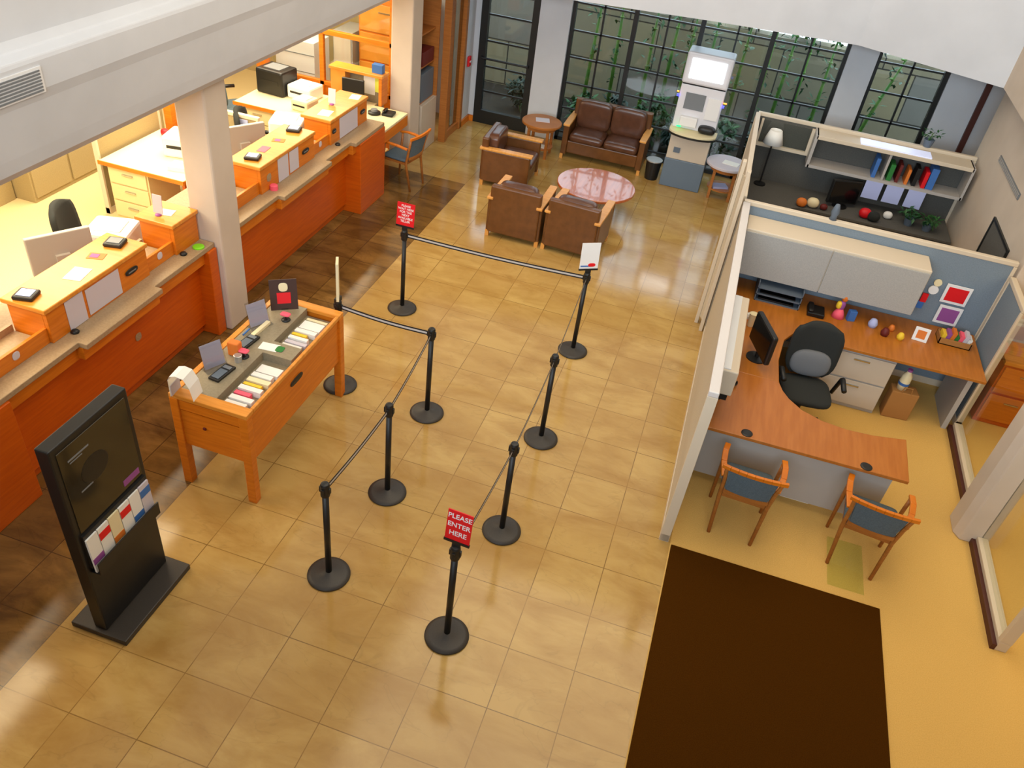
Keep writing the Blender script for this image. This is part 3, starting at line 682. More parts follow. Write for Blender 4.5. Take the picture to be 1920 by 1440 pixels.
# ------------------------------------------------------------------ guest chairs
def guest_chair(loc, rz, label, group=None):
    t = thing('guest_chair', label, 'chair', loc, rz, group)   # back at y=0, faces +y
    w = .2
    for s in (-1, 1):
        ob('leg', MB().tube([(s*(w-.02), -.02, 0), (s*w, .05, .4), (s*(w+.01), .0, .62), (s*(w+.03), -.05, .8)], [.016, .019, .018, .015], 8), 'oak_brown', t, smooth=True)
        ob('leg', MB().tube([(s*(w+.03), .42, 0), (s*(w+.035), .4, .4), (s*(w+.04), .38, .64)], [.015, .018, .018], 8), 'oak_brown', t, smooth=True)
        mb = MB(); pts = [(s*(w+.02), .02, .63), (s*(w+.05), .17, .66), (s*(w+.055), .3, .665), (s*(w+.045), .42, .65)]
        for p, q in zip(pts, pts[1:]): mb.bar(p, q, .05, .024)
        ob('armrest', mb, 'wood', t, bev=.006)
    mb = MB(); K = 8
    for k in range(K):
        f = lambda u: (u*.265, -.055-.03*(1-u*u), .8)
        mb.bar(f(-1+2*k/K), f(-1+2*(k+1)/K), .028, .036)
    ob('top_rail', mb, 'wood', t, bev=.004)
    mb = MB()
    for k in range(K):
        f = lambda u: (u*.185, .02-.02*(1-u*u), .48)
        mb.bar(f(-1+2*k/K), f(-1+2*(k+1)/K), .022, .04)
    ob('lower_rail', mb, 'oak_brown', t)
    mb = MB(); K = 8; nz = 6; vs = []; fs = []
    for side in (0, 1):
        for i in range(nz+1):
            z = .5+.29*i/nz; yb = .015-.065*(i/nz)
            for k in range(K+1):
                u = -1+2*k/K; vs.append((u*(.175+.03*i/nz), yb-.025*(1-u*u)+side*.03, z))
    n1 = (K+1)*(nz+1)
    for side in (0, 1):
        for i in range(nz):
            for k in range(K):
                a = side*n1+i*(K+1)+k; q = (a, a+1, a+K+2, a+K+1); fs.append(q if side == 0 else q[::-1])
    for i in range(nz):
        a = i*(K+1); fs.append((a, a+K+1, a+K+1+n1, a+n1)); a += K; fs.append((a+n1, a+K+1+n1, a+K+1, a))
    for k in range(K):
        fs.append((k+n1, k+1+n1, k+1, k)); a = nz*(K+1)+k; fs.append((a, a+1, a+1+n1, a+n1))
    mb.add(vs, fs); ob('backrest', mb, 'fabric_blue', t, smooth=False)
    ob('seat', MB().cushion(-.215, .215, .03, .43, .41, .48, e=8, e2=3), 'fabric_blue', t, smooth=True)
    ob('seat_frame', MB().box(-.205, .205, .05, .4, .385, .42), 'oak_brown', t)
    return t
guest_chair((.96, 5.2, 0), -.04, 'wooden guest chair with blue grey back, left of the two before the cubicle desk', 'guest chairs')
guest_chair((1.98, 5.24, 0), -.12, 'wooden guest chair with blue grey back, right of the two before the cubicle desk', 'guest chairs')
guest_chair((-4.1, 10.22, 0), 1.42, 'wooden guest chair with grey green cushions beside the far end of the teller counter', 'guest chairs')

# ------------------------------------------------------------------ cubicle partitions
def partition(label, a, b, h, fab, group='office cubicle partitions', cap='frame_beige', post0=True, post1=True, th=.06):
    a = Vector(a); b = Vector(b); d = b-a; L = d.length; ang = math.atan2(d.y, d.x)
    t = thing('cubicle_partition', label, 'partition', (a.x, a.y, 0), ang, group)
    fb = fab if isinstance(fab, tuple) else (fab, fab)
    ob('fabric_panel', B(.03, L-.03, -th/2+.008, 0, .08, h-.05), fb[0], t); ob('fabric_panel', B(.03, L-.03, 0, th/2-.008, .08, h-.05), fb[1], t)
    ob('top_cap', B(0, L, -th/2, th/2, h-.05, h), cap, t, bev=.008); ob('kick_rail', B(0, L, -th/2, th/2, 0, .08), 'frame_beige', t)
    if post0: ob('end_post', B(0, .035, -th/2-.002, th/2+.002, 0, h-.05), 'frame_beige', t, bev=.004)
    if post1: ob('end_post', B(L-.035, L, -th/2-.002, th/2+.002, 0, h-.05), 'frame_beige', t, bev=.004)
    return t
partition('long cubicle partition with pale glossy top along the aisle, beside the brown mat', (.42, 4.92), (.40, 8.47), 1.64, ('panel_blue', 'panel_beige'), cap='frame_gloss', th=.08)
partition('crosswise cubicle partition with beige top between the near and far cubicles', (.37, 8.53), (3.17, 8.53), 1.64, ('panel_blue', 'panel_dark'))
partition('cubicle partition with beige top along the aisle side of the far cubicle', (.36, 8.62), (.33, 11.58), 1.64, ('panel_dark', 'panel_beige'))
partition('rearmost cubicle partition with beige top in front of the window piers', (.33, 11.62), (3.2, 11.62), 1.64, 'panel_dark')
partition('short blue cubicle divider at the right end of the near cubicle', (3.17, 7.78), (3.17, 8.47), 1.5, 'panel_blue', cap='frame_beige')
t = thing('screen_posts', 'pair of tall slim beige posts where the two cubicles meet the aisle', 'posts', (0, 0, 0))
ob('post', B(.235, .275, 8.52, 8.6, 0, 2.04), 'frame_beige', t, bev=.004); ob('post', B(.305, .345, 8.36, 8.44, 0, 2.0), 'frame_beige', t, bev=.004)
ob('connector_panel', MB().prism([(.262, 8.56), (.318, 8.43), (.326, 8.436), (.27, 8.566)], .1, 1.9), 'panel_beige', t)

# near cubicle furniture
t = thing('overhead_bin', 'long beige overhead storage bin with two grey doors in the near cubicle', 'overhead bin', (0, 0, 0))
ob('bin_body', B(.46, 2.34, 8.14, 8.5, .98, 1.5), 'frame_beige', t, bev=.01)
for a, b in ((.47, 1.36), (1.37, 2.33)): ob('bin_door', B(a, b, 8.12, 8.14, .98, 1.475), 'panel_grey', t, bev=.004)
arc = [(1.1, 6.62), (1.14, 6.5), (1.2, 6.4), (1.32, 6.28), (1.5, 6.2), (1.72, 6.17), (1.95, 6.19), (2.24, 6.26)]
t = thing('corner_desk', 'orange brown wraparound desk with a curved return filling the near cubicle', 'desk', (0, 0, 0))
ob('peninsula_top', MB().prism([(.47, 5.66), (2.22, 5.68)] + arc[::-1] + [(.47, 6.62)], .71, .745), 'desk_front_wood', t, bev=.006, label='reddish front desktop')
ob('return_top', MB().prism([(.47, 6.62), (1.1, 6.62), (1.08, 7.0), (1.12, 7.4), (1.2, 7.56), (3.12, 7.58), (3.12, 8.49), (.47, 8.49)], .71, .745), 'desk_wood', t, bev=.006)
ob('modesty_panel', B(.5, 2.14, 5.8, 5.83, .1, .71), 'metal_grey', t)
for xx in (.86, 1.87): ob('cable_grommet', MB().lathe([(.05, .745), (.05, .75), (.035, .755)], 24, (xx, 5.72, 0)), 'black', t)
ob('support_leg', B(3.0, 3.05, 7.7, 8.3, 0, .71), 'metal_grey', t); ob('support_leg', B(2.08, 2.13, 5.84, 6.14, 0, .71), 'metal_grey', t); ob('support_leg', B(.48, .52, 5.84, 6.5, 0, .71), 'metal_grey', t); ob('support_leg', B(.48, .52, 7.7, 8.3, 0, .71), 'metal_grey', t)
t = thing('file_pedestal', 'beige two-drawer file cabinet under the rear desk of the near cubicle', 'file cabinet', (0, 0, 0))
ob('cabinet_body', B(1.62, 2.28, 7.62, 8.3, 0, .69), 'metal_grey', t, bev=.006)
for z0, z1 in ((.05, .35), (.37, .67)):
    d = ob('drawer', B(1.63, 2.27, 7.6, 7.62, z0, z1), 'metal_beige', t, bev=.004); ob('handle', B(1.87, 2.03, 7.585, 7.6, z1-.06, z1-.045), 'chrome', d)
def task_chair(loc, rz, label, fabric='black_fabric', cushion=False, group='swivel office chairs'):
    t = thing('office_chair', label, 'office chair', loc, rz, group)  # faces -y
    for k in range(5):
        a = k*2*PI/5+.3; ob('base_arm', MB().tube([(0, 0, .09), (math.cos(a)*.28, math.sin(a)*.28, .06)], [.025, .016], 8), 'black', t)
        ob('caster', MB().lathe([(.02, -.025), (.028, 0), (.02, .025)], 12, (math.cos(a)*.28, math.sin(a)*.28, .028)), 'black', t)
    ob('gas_lift', MB().lathe([(.028, .08), (.028, .4)], 14), 'black', t)
    ob('seat', MB().cushion(-.25, .25, -.27, .22, .4, .5, e=4, e2=3), fabric, t, smooth=True)
    ob('backrest', MB().cushion(-.24, .24, -.05, .05, -.3, .3, X((0, .25, .82), .0+.1*-1), e=4, e2=2.8) if False else back_mesh(), fabric, t, smooth=True)
    ob('back_bar', B(-.03, .03, .2, .29, .42, .62), 'black', t)
    for s in (-1, 1):
        ob('armrest', MB().tube([(s*.27, .05, .44), (s*.31, .04, .62), (s*.3, -.02, .66), (s*.29, -.2, .65)], [.02, .022, .028, .026], 8), 'black', t, smooth=True)
    if cushion: ob('lumbar_cushion', MB().cushion(-.2, .2, -.05, .05, -.14, .14, X((0, .17, .66), -.15), e=3), 'cushion_grey', t, smooth=True, label='grey lumbar cushion')
    return t
def back_mesh():
    mb = MB(); K, nz = 10, 10; vs = []; fs = []
    for side in (0, 1):
        for i in range(nz+1):
            v = -1+2*i/nz; z = .8+v*.28; hw = .25*(1-abs(v)**4*.35)
            for k in range(K+1):
                u = -1+2*k/K; rnd = (1-min(1, abs(u)**6*.5+abs(v)**6*.5))
                vs.append((u*hw, .25+.03*v-.05*u*u + (side-.5)*.08*(.25+.75*rnd), z-(.04*u**4 if v > .8 else 0)))
    n1 = (K+1)*(nz+1)
    for side in (0, 1):
        for i in range(nz):
            for k in range(K):
                a = side*n1+i*(K+1)+k; q = (a, a+1, a+K+2, a+K+1); fs.append(q if side == 0 else q[::-1])
    for i in range(nz):
        a = i*(K+1); fs.append((a, a+K+1, a+K+1+n1, a+n1)); a += K; fs.append((a+n1, a+K+1+n1, a+K+1, a))
    for k in range(K):
        fs.append((k+n1, k+1+n1, k+1, k)); a = nz*(K+1)+k; fs.append((a, a+1, a+1+n1, a+n1))
    return mb.add(vs, fs)
task_chair((1.43, 7.06, 0), .12, 'black swivel chair with a grey lumbar cushion in the near cubicle', cushion=True)
# desk clutter (near cubicle)
D = .745
t = thing('computer_monitor', 'black computer monitor on the left return of the near cubicle desk', 'monitor', (.86, 6.93, D), -1.2)
ob('stand', MB().lathe([(.1, 0), (.1, .012), (.02, .02), (.02, .12)], 20), 'black', t); ob('housing', B(-.24, .24, -.03, .03, .08, .4), 'black', t, bev=.02); ob('screen', B(-.22, .22, -.033, -.03, .1, .38), 'black_gloss', t)
t = thing('wall_cabinet', 'narrow cream cabinet with bluish top mounted inside the aisle partition', 'cabinet', (0, 0, 0))
ob('cabinet_body', B(.462, .63, 5.75, 7.05, 1.05, 1.3), 'frame_beige', t, bev=.012); ob('cabinet_top', B(.462, .56, 5.77, 7.03, 1.3, 1.31), 'white', t)
ob('bracket', B(.46, .6, 5.75, 6.9, 1.0, 1.05), 'black', t)
t = thing('letter_trays', 'grey stacked letter trays on the back left of the near cubicle desk', 'letter trays', (1.0, 8.22, D), 0)
for k, z in enumerate((0, .075, .15)):
    ob('tray', MB().box(-.24, .24, -.16, .2, z, z+.012).box(-.24, -.23, -.16, .2, z, z+.07).box(.23, .24, -.16, .2, z, z+.07).box(-.24, .24, .19, .2, z, z+.07), 'slate_plastic', t); 
ob('papers', B(-.2, .18, -.14, .17, .012, .03).box(-.2, .18, -.14, .17, .087, .1), 'black_gloss', t)
solo('desk_phone', MB().prism([(-.09, -.1), (.09, -.1), (.09, .1), (-.09, .1)], 0, .05).cushion(-.09, -.03, -.1, .1, .05, .085), 'black', 'black desk phone beside the letter trays', 'phone', bev=.01, loc=(1.42, 8.1, D))
t = thing('toy_figurine', 'colourful toy figurine with orange top and pink base on the near cubicle desk', 'figurine', (1.66, 8.15, D))
ob('skirt', MB().lathe([(.07, 0), (.055, .05), (.03, .1)], 16), 'pink', t, smooth=True); ob('torso', MB().cushion(-.035, .035, -.03, .03, .09, .2, e=2), 'purple', t, smooth=True); ob('head', MB().cushion(-.03, .04, -.035, .035, .19, .29, e=2, e2=2), 'orange', t, smooth=True); ob('scarf', MB().cushion(-.06, -.0, -.04, .03, .1, .19, e=2), 'yellow', t, smooth=True)
solo('blue_box', B(-.04, .04, -.03, .03, 0, .12), 'blue', 'small blue box beside the colourful toy figurine', 'box', bev=.004, loc=(1.79, 8.14, D), rot=(0, 0, .3))
t = thing('butterfly_ornament', 'green and white winged ornament pinned under the overhead bin', 'ornament', (2.12, 8.49, 1.02))
for s in (-1, 1): ob('wing', MB().prism([(0, 0), (s*.16, .06), (s*.17, .02), (s*.04, -.05)][::s], -.004, .004, X((0, -.01, 0), PI/2)), 'green', t)
ob('body', MB().cushion(-.035, .035, -.03, -.0, -.05, .04, e=2, e2=2), 'white', t, smooth=True)
for (x, y, c, s_, lb) in ((2.02, 8.12, 'paper_blue', .05, 'pale blue trinket cup below the green ornament'), (2.14, 8.0, 'dark_red', .045, 'dark red trinket in front of the pale blue cup'), (2.22, 8.14, 'orange', .035, 'glowing orange trinket beside the dark red one'), (2.3, 8.0, 'yellow', .04, 'small yellow trinket left of the white photo frame')):
    solo('desk_trinket', MB().lathe([(s_*.8, 0), (s_, s_*.8), (s_*.6, s_*1.8), (s_*.2, s_*2)], 14), c, lb, 'trinket', smooth=True, loc=(x, y, D))
def photo(x, y, z, w, h, rz, label, inner, tilt=-.25, frame='white'):
    t = thing('photo_frame', label, 'photo frame', (x, y, z), rz)
    ob('frame', B(-w/2, w/2, -.006, .006, 0, h, X((0, 0, 0), tilt)), frame, t, bev=.003); ob('picture', B(-w/2+.03, w/2-.03, -.008, -.006, .03, h-.03, X((0, 0, 0), tilt)), inner, t)
photo(2.5, 8.06, D, .15, .15, -.1, 'small white photo frame with a brown picture standing on the near cubicle desk', 'orange')
photo(2.76, 8.485, 1.04, .26, .22, 0, 'upper white framed picture with red scene on the blue cubicle wall', 'red', 0)
photo(2.78, 8.485, .79, .24, .22, 0, 'lower white framed picture with purple scene on the blue cubicle wall', 'purple', 0)
t = thing('ribbon_cluster', 'bundle of red, white and blue ribbons hanging on the blue cubicle wall', 'ribbons', (2.5, 8.47, 1.0))
ob('ribbon', B(-.06, .0, -.02, .0, .0, .1), 'red', t); ob('ribbon', B(-.08, -.01, -.02, .0, -.08, 0), 'blue', t); ob('rosette', MB().lathe([(.05, 0), (.05, .015)], 16, (0, 0, 0)), 'white', t, loc=(.02, 0, .16), rot=(PI/2, 0, 0)); ob('rosette', MB().lathe([(.04, 0), (.04, .015)], 16), 'cream', t, loc=(.03, 0, .25), rot=(PI/2, 0, 0))
t = thing('card_basket', 'brown basket of cards and trinkets on the right end of the near cubicle desk', 'basket', (2.86, 8.22, D))
ob('basket', MB().box(-.16, .16, -.1, -.09, 0, .07).box(-.16, .16, .09, .1, 0, .07).box(-.16, -.15, -.1, .1, 0, .07).box(.15, .16, -.1, .1, 0, .07).box(-.16, .16, -.1, .1, 0, .01), 'wicker_brown', t)
for k, c in enumerate(('yellow', 'purple', 'orange', 'green', 'pink', 'paper_lilac', 'paper')): ob('card', B(-.02, .02, -.06, .06, .01, .1+.02*(k % 3), X((-.13+k*.043, 0, 0), 0, .15)), c, t)
t = thing('shopping_bag', 'brown paper bag on the carpet beside the beige file cabinet', 'bag', (2.5, 7.72, 0), .1)
ob('bag_body', MB().prism([(-.14, -.08), (.14, -.08), (.13, .08), (-.13, .08)], 0, .34), 'wicker_brown', t, bev=.01); ob('handle', MB().tube([(-.05, -.08, .34), (-.04, -.08, .41), (.04, -.08, .41), (.05, -.08, .34)], .006, 6), 'wicker_brown', t)
t = thing('lotion_bottle', 'cream jug with a dark blue band standing in the paper bag', 'bottle', (2.46, 7.72, .34))
ob('bottle_body', MB().lathe([(.05, 0), (.055, .08), (.05, .17), (.025, .21), (.025, .23)], 20), 'cream', t, smooth=True); ob('band', MB().lathe([(.056, .06), (.057, .09)], 20), 'blue', t); ob('cap', MB().lathe([(.026, .225), (.026, .25)], 16), 'purple', t)
t = thing('candy_dish', 'dark dish with cream and red sweets on the near cubicle desk by the partition', 'dish', (.64, 6.38, D))
ob('dish', MB().lathe([(.05, 0), (.08, .03), (.075, .035), (.04, .01)], 20), 'black', t); ob('sweet', MB().cushion(-.03, .06, -.04, .04, .02, .08, e=2), 'cream', t, smooth=True); ob('sweet', MB().cushion(-.06, .0, -.03, .03, .02, .07, e=2), 'red', t, smooth=True)
solo('pen_cup', MB().lathe([(.035, 0), (.04, .1), (.036, .1), (.03, .01)], 16), 'black', 'black pen cup on the left corner of the front desktop', 'cup', loc=(.56, 6.12, D))
solo('coffee_cup', MB().lathe([(.03, 0), (.042, .14), (.045, .15), (.03, .155)], 18), 'cream', 'cream paper cup on the desk return beside the cabinet', 'cup', loc=(.76, 7.5, D), smooth=False)
solo('cup_lid_stack', MB().lathe([(.04, 0), (.04, .03), (.03, .05)], 18), 'paper', 'small white jar on the desk return behind the cream cup', 'jar', loc=(.74, 7.65, D))
solo('desk_ornament', MB().lathe([(.04, 0), (.03, .04), (.045, .08), (.03, .14), (.02, .17)], 16), 'slate_plastic', 'small blue and white figurine on top of the crosswise partition', 'figurine', loc=(1.3, 8.53, 1.64), smooth=True)
solo('white_box', B(-.13, .13, -.05, .05, 0, .07), 'paper', 'small white box on the carpet behind the modesty panel', 'box', loc=(1.5, 5.96, 0))

# far cubicle furniture
t = thing('overhead_shelf', 'long overhead shelf unit with beige top at the back of the far cubicle', 'shelf', (0, 0, 0))
ob('top_fascia', B(1.14, 3.14, 11.25, 11.58, 1.55, 1.6), 'frame_beige', t, bev=.004); ob('shelf_board', B(1.14, 3.14, 11.25, 11.58, 1.16, 1.2), 'metal_grey', t)
ob('side_panel', B(1.12, 1.16, 11.25, 11.58, 1.16, 1.6), 'metal_grey', t); ob('divider', B(2.1, 2.13, 11.27, 11.58, 1.2, 1.55), 'metal_grey', t); ob('side_panel', B(3.12, 3.15, 11.25, 11.58, 1.16, 1.6), 'metal_grey', t)
l = ob('task_light', B(1.7, 2.6, 11.27, 11.5, 1.6, 1.615), 'screen_lit', t, label='pale glowing panel')
for k, (x, c, w, h) in enumerate(((2.0, 'blue', .05, .26), (2.2, 'green', .06, .22), (2.3, 'dark_red', .04, .24), (2.42, 'orange', .04, .2), (2.52, 'black', .05, .24), (2.64, 'red', .05, .22), (2.72, 'blue', .09, .28))):
    solo('binder', B(-w/2, w/2, -.11, .11, 0, h), c, {'blue': 'blue binder standing on the far cubicle shelf', 'green': 'green binder standing on the far cubicle shelf', 'dark_red': 'dark red binder on the far cubicle shelf', 'orange': 'narrow orange binder on the far cubicle shelf', 'black': 'black binder on the far cubicle shelf', 'red': 'bright red binder on the far cubicle shelf'}[c] + (', left of the divider' if x < 2.1 else ' near its right end' if c == 'blue' else ''), 'binder', 'binders on the far cubicle shelf', bev=.003, loc=(x, 11.4, 1.2))
t = thing('corner_desk', 'dark desk along the back and aisle side of the far cubicle', 'desk', (0, 0, 0))
ob('desk_top', MB().prism([(.4, 9.3), (1.0, 9.3), (1.0, 10.7), (1.2, 10.85), (3.16, 10.85), (3.16, 11.56), (.4, 11.56)], .71, .745), 'panel_dark', t, bev=.004)
ob('support_panel', B(3.1, 3.14, 10.95, 11.5, 0, .71), 'panel_dark', t); ob('support_panel', B(.42, .46, 9.4, 11.4, 0, .71), 'panel_dark', t)
t = thing('computer_monitor', 'black computer monitor on the far cubicle desk', 'monitor', (1.72, 11.2, D), .35)
ob('stand', MB().lathe([(.1, 0), (.1, .012), (.02, .02), (.02, .1)], 20), 'black', t); ob('housing', B(-.21, .21, -.03, .03, .05, .38), 'black', t, bev=.01); ob('screen', B(-.19, .19, -.033, -.03, .07, .36), 'black_gloss', t)
for k, x in enumerate((2.05, 2.32, 2.6)):
    solo('pinned_notice', B(-.11, .11, -.004, 0, 0, .24), 'paper_blue', ['leftmost of three pale notices pinned under the far cubicle shelf', 'middle of three pale notices pinned under the far cubicle shelf', 'rightmost of three pale notices pinned under the far cubicle shelf'][k], 'notice', 'pinned notices', loc=(x, 11.248, .925))
t = thing('glass_screen', 'small framed glass screen on the left rear corner of the far cubicle', 'screen', (0, 0, 0))
ob('frame', MB().box(.4, 1.12, 11.5, 11.56, 1.22, 1.26).box(1.08, 1.12, 11.5, 11.56, 1.26, 1.58).box(.4, .43, 11.5, 11.56, 1.26, 1.58), 'frame_beige', t); ob('pane', B(.43, 1.08, 11.525, 11.535, 1.26, 1.58), 'glass', t)
t = thing('desk_lamp', 'white shaded lamp at the left rear corner of the far cubicle', 'lamp', (.62, 11.35, D))
ob('base', MB().lathe([(.08, 0), (.08, .02), (.02, .03)], 20), 'black', t); ob('stem', MB().lathe([(.012, .02), (.012, .62)], 10), 'black', t); ob('lamp_shade', MB().lathe([(.14, .6), (.08, .78), (.075, .78), (.13, .6)], 24), 'paper', t, smooth=True)
FC = [(1.2, 10.9, 'orange', .07, 'orange plush toy at the left of the far cubicle desk'), (1.35, 10.95, 'cream', .08, 'cream plush toy beside the orange one on the far cubicle desk'), (1.5, 10.95, 'dark_red', .05, 'dark red toy left of the far cubicle monitor'),
      (2.04, 11.0, 'red', .08, 'bright red ball shaped toy on the far cubicle desk'), (2.35, 11.15, 'paper', .06, 'pale mint dish on the far cubicle desk'), (2.15, 10.95, 'black_fabric', .08, 'black bag on the far cubicle desk beside the red toy')]
for x, y, c, r, lb in FC: solo('desk_toy', MB().cushion(-r, r, -r*.8, r*.8, 0, r*1.7, e=2.4, e2=2.2), c, lb, 'toy', smooth=True, loc=(x, y, D))
def potted(loc, h, label, n=60, s=.09):
    t = thing('potted_plant', label, 'plant', loc)
    ob('pot', MB().lathe([(.05, 0), (.07, .1), (.064, .1), (.045, .01)], 18), 'slate_plastic', t); mb = MB(); leafcloud(mb, (0, 0, .1+h/2), (.12, .12, h/2), n, s); ob('foliage', mb, 'leaf', t)
    ob('stem', MB().tube([(0, 0, .02), (.01, 0, .1+h*.6)], .006, 6), 'bamboo', t)
potted((2.62, 11.1, D), .12, 'leafy potted plant on the right half of the far cubicle desk'); potted((2.85, 11.05, D), .1, 'smaller potted plant at the right end of the far cubicle desk')
potted((2.55, 11.62, 1.64), .14, 'small potted plant on top of the rearmost partition before the window', 40, .07)

# right side extras
t = thing('filing_credenza', 'low orange wood credenza seen past the right end of the near cubicle', 'credenza', (0, 0, 0))
ob('cabinet_body', B(3.36, 4.4, 8.02, 8.46, 0, .76), 'wood_deep', t, bev=.006); ob('top', B(3.34, 4.42, 7.99, 8.47, .76, .8), 'wood_top', t, bev=.004)
for z0, z1 in ((.06, .38), (.41, .73)):
    for x in (3.38, 3.9):
        d = ob('drawer', B(x, x+.48, 8.0, 8.02, z0, z1), 'wood', t, bev=.004); ob('handle', B(x+.17, x+.31, 7.985, 8.0, z1-.08, z1-.068), 'chrome', d)
solo('red_folder', B(-.12, .12, -.08, .08, 0, .05), 'red', 'red folder lying on the wood credenza at the right edge', 'folder', loc=(3.72, 8.25, .8), rot=(0, 0, .2))
t = thing('wall_vent', 'long narrow grey vent on the right beige wall', 'vent', (3.216, 10.2, 1.93))
ob('vent_frame', B(-.008, .002, -.62, .62, -.035, .035), 'grey_plastic', t)
for k in range(3): ob('slat', B(-.014, -.008, -.6, .6, -.025+k*.02, -.018+k*.02), 'metal_grey', t)
t = thing('framed_picture', 'dark framed picture low on the right beige wall', 'picture', (3.216, 9.5, 1.2))
ob('frame', MB().box(-.02, .002, -.45, -.42, -.3, .33).box(-.02, .002, .42, .45, -.3, .33).box(-.02, .002, -.42, .42, .3, .33).box(-.02, .002, -.42, .42, -.3, -.27), 'window_frame', t); ob('picture', B(-.008, .002, -.42, .42, -.27, .3), 'panel_dark', t)
t = thing('fire_alarm', 'small red fire alarm box on the white wall left of the black door', 'fire alarm', (-4.368, 12.98, 1.05))
ob('alarm_box', B(0, .04, -.05, .05, -.08, .08), 'red', t, bev=.01); ob('pull_bar', B(.04, .05, -.03, .03, -.01, .01), 'white', t)
t = thing('air_grille', 'grey louvred air grille on the white beam above the counter', 'air grille', (-4.203, 3.72, 3.18))
ob('grille_frame', B(-.002, .01, -.4, .4, -.08, .08), 'white', t)
for k in range(7): ob('louvre', B(.01, .016, -.38, .38, -.068+k*.02, -.058+k*.02), 'grey_plastic', t)

# ------------------------------------------------------------------ things on the teller counter
def paper(x, y, z, w, d, rz, label, mt='paper', name='paper_sheet', group='papers on the counter ledges', cat='paper'):
    return solo(name, B(-w/2, w/2, -d/2, d/2, 0, .003), mt, label, cat, group, loc=(x, y, z), rot=(0, 0, rz))
L1 = 1.35
paper(-4.78, 4.56, L1, .15, .2, .2, 'bright white card on the nearest raised ledge, above the hanging notices')
paper(-4.75, 9.62, L1, .13, .18, .2, 'white card on the far end of the last raised ledge')
paper(-4.8, 8.9, L1, .15, .2, .15, 'white card at the near end of the last raised ledge')
paper(-4.85, 7.55, L1, .1, .16, .1, 'lilac card on the raised ledge past the column', 'pink')
paper(-4.83, 5.8, L1, .14, .12, .2, 'small white card on the ledge just before the near column')
def device(x, y, rz, label, scr='grey_screen'):
    t = thing('signature_pad', label, 'signature pad', (x, y, L1), rz, 'signature pads on the counter')
    ob('body', MB().prism([(-.08, -.075), (.08, -.075), (.08, .075), (-.08, .075)], 0, .035), 'black', t, bev=.012); ob('pad_screen', B(-.055, .055, -.045, .05, .035, .04), scr, t)
device(-4.88, 4.12, .25, 'black signature pad with bluish screen on the near end of the nearest ledge', 'screen_lit')
device(-4.84, 5.1, .25, 'black signature pad at the far end of the nearest ledge')
device(-4.82, 7.28, .25, 'black signature pad with white screen at the near end of the ledge past the column', 'screen_lit')
device(-4.84, 8.2, .25, 'black signature pad at the far end of the ledge past the column', 'screen_lit')
def notice(y, x, w, h, z, label, group='notices hanging from the counter ledge', mt='paper_lilac'):
    return solo('notice_sheet', B(0, .003, -w/2, w/2, 0, h), mt, label, 'notice', group, loc=(x, y, z))
notice(4.32, -4.638, .2, .27, 1.035, 'pale printed notice on the nearest counter box, left one of two'); notice(4.65, -4.638, .4, .24, 1.05, 'pale printed notice on the nearest counter box, wider right one')
notice(7.58, -4.638, .22, .27, 1.035, 'pale printed notice on the counter box past the column, left one'); notice(7.82, -4.638, .2, .25, 1.05, 'pale printed notice on the counter box past the column, right one')
notice(9.2, -4.638, .5, .26, 1.04, 'wide pale notice on the farthest counter box')
def plate(y, label, w=.16):
    t = thing('name_plate', label, 'name plate', (-4.639, y, 1.19), 0, 'dark plates on the counter boxes')
    ob('plate', MB().cushion(0, .014, -w/2, w/2, -.03, .03, e=3), 'black', t, smooth=True); ob('plate_text', B(.013, .015, -w*.3, w*.3, -.006, .006), 'grey_plastic', t)
plate(5.0, 'black oval plate on the nearest counter box'); plate(8.08, 'black oval plate on the counter box past the column'); plate(8.8, 'dark plate on the near end of the farthest counter box', .1); plate(9.6, 'dark plate on the far end of the farthest counter box', .14)
def knob(x, y, label, mt, r=.035, z=1.03, name='counter_token'):
    return solo(name, MB().lathe([(r*.9, 0), (r, r*.3), (r*.7, r*.7), (r*.2, r*.9)], 18), mt, label, 'pen base', 'small items on the counter worktop', smooth=True, loc=(x, y, z))
knob(-4.6, 5.66, 'black pen base on the worktop near the first column', 'black'); knob(-4.6, 4.22, 'black pen base under the nearest hanging notices', 'black'); knob(-4.58, 8.78, 'black pen base on the worktop below the farthest box', 'black')
solo('green_disc', MB().lathe([(.055, 0), (.055, .012), (.045, .018)], 22), 'lime', 'bright lime green disc on the worktop beside the near column', 'disc', loc=(-4.56, 5.84, 1.03), smooth=False)
solo('red_disc', MB().lathe([(.045, 0), (.045, .05), (.03, .06)], 18), 'pink', 'pinkish red pot on the worktop just past the near column', 'pot', loc=(-4.6, 7.3, 1.03))
def toy(x, y, label, mt):
    t = thing('sign_clip', label, 'sign', (x, y, L1)); ob('clip_base', MB().lathe([(.03, 0), (.03, .01), (.01, .02)], 14), 'purple', t); ob('clip_card', B(-.05, .05, -.003, .003, .02, .2, X((0, 0, 0), -.1)), mt, t)
toy(-4.86, 5.72, 'pale upright card with red print on the ledge left of the near column', 'paper_lilac'); toy(-4.87, 9.2, 'pale upright card stand on the last raised ledge', 'paper_lilac')
t = thing('flower_note', 'small lilac leaflet with white corner on the nearest raised ledge', 'leaflet', (-4.84, 4.86, L1), .3); ob('sheet', B(-.07, .07, -.05, .05, 0, .003), 'orange', t); ob('print', B(-.05, .02, -.03, .03, .003, .005), 'purple', t)
t = thing('flower_note', 'small brownish leaflet on the raised ledge past the column', 'leaflet', (-4.84, 7.85, L1), .3); ob('sheet', B(-.07, .07, -.05, .05, 0, .003), 'orange', t); ob('print', B(-.04, .02, -.03, .03, .003, .005), 'purple', t)
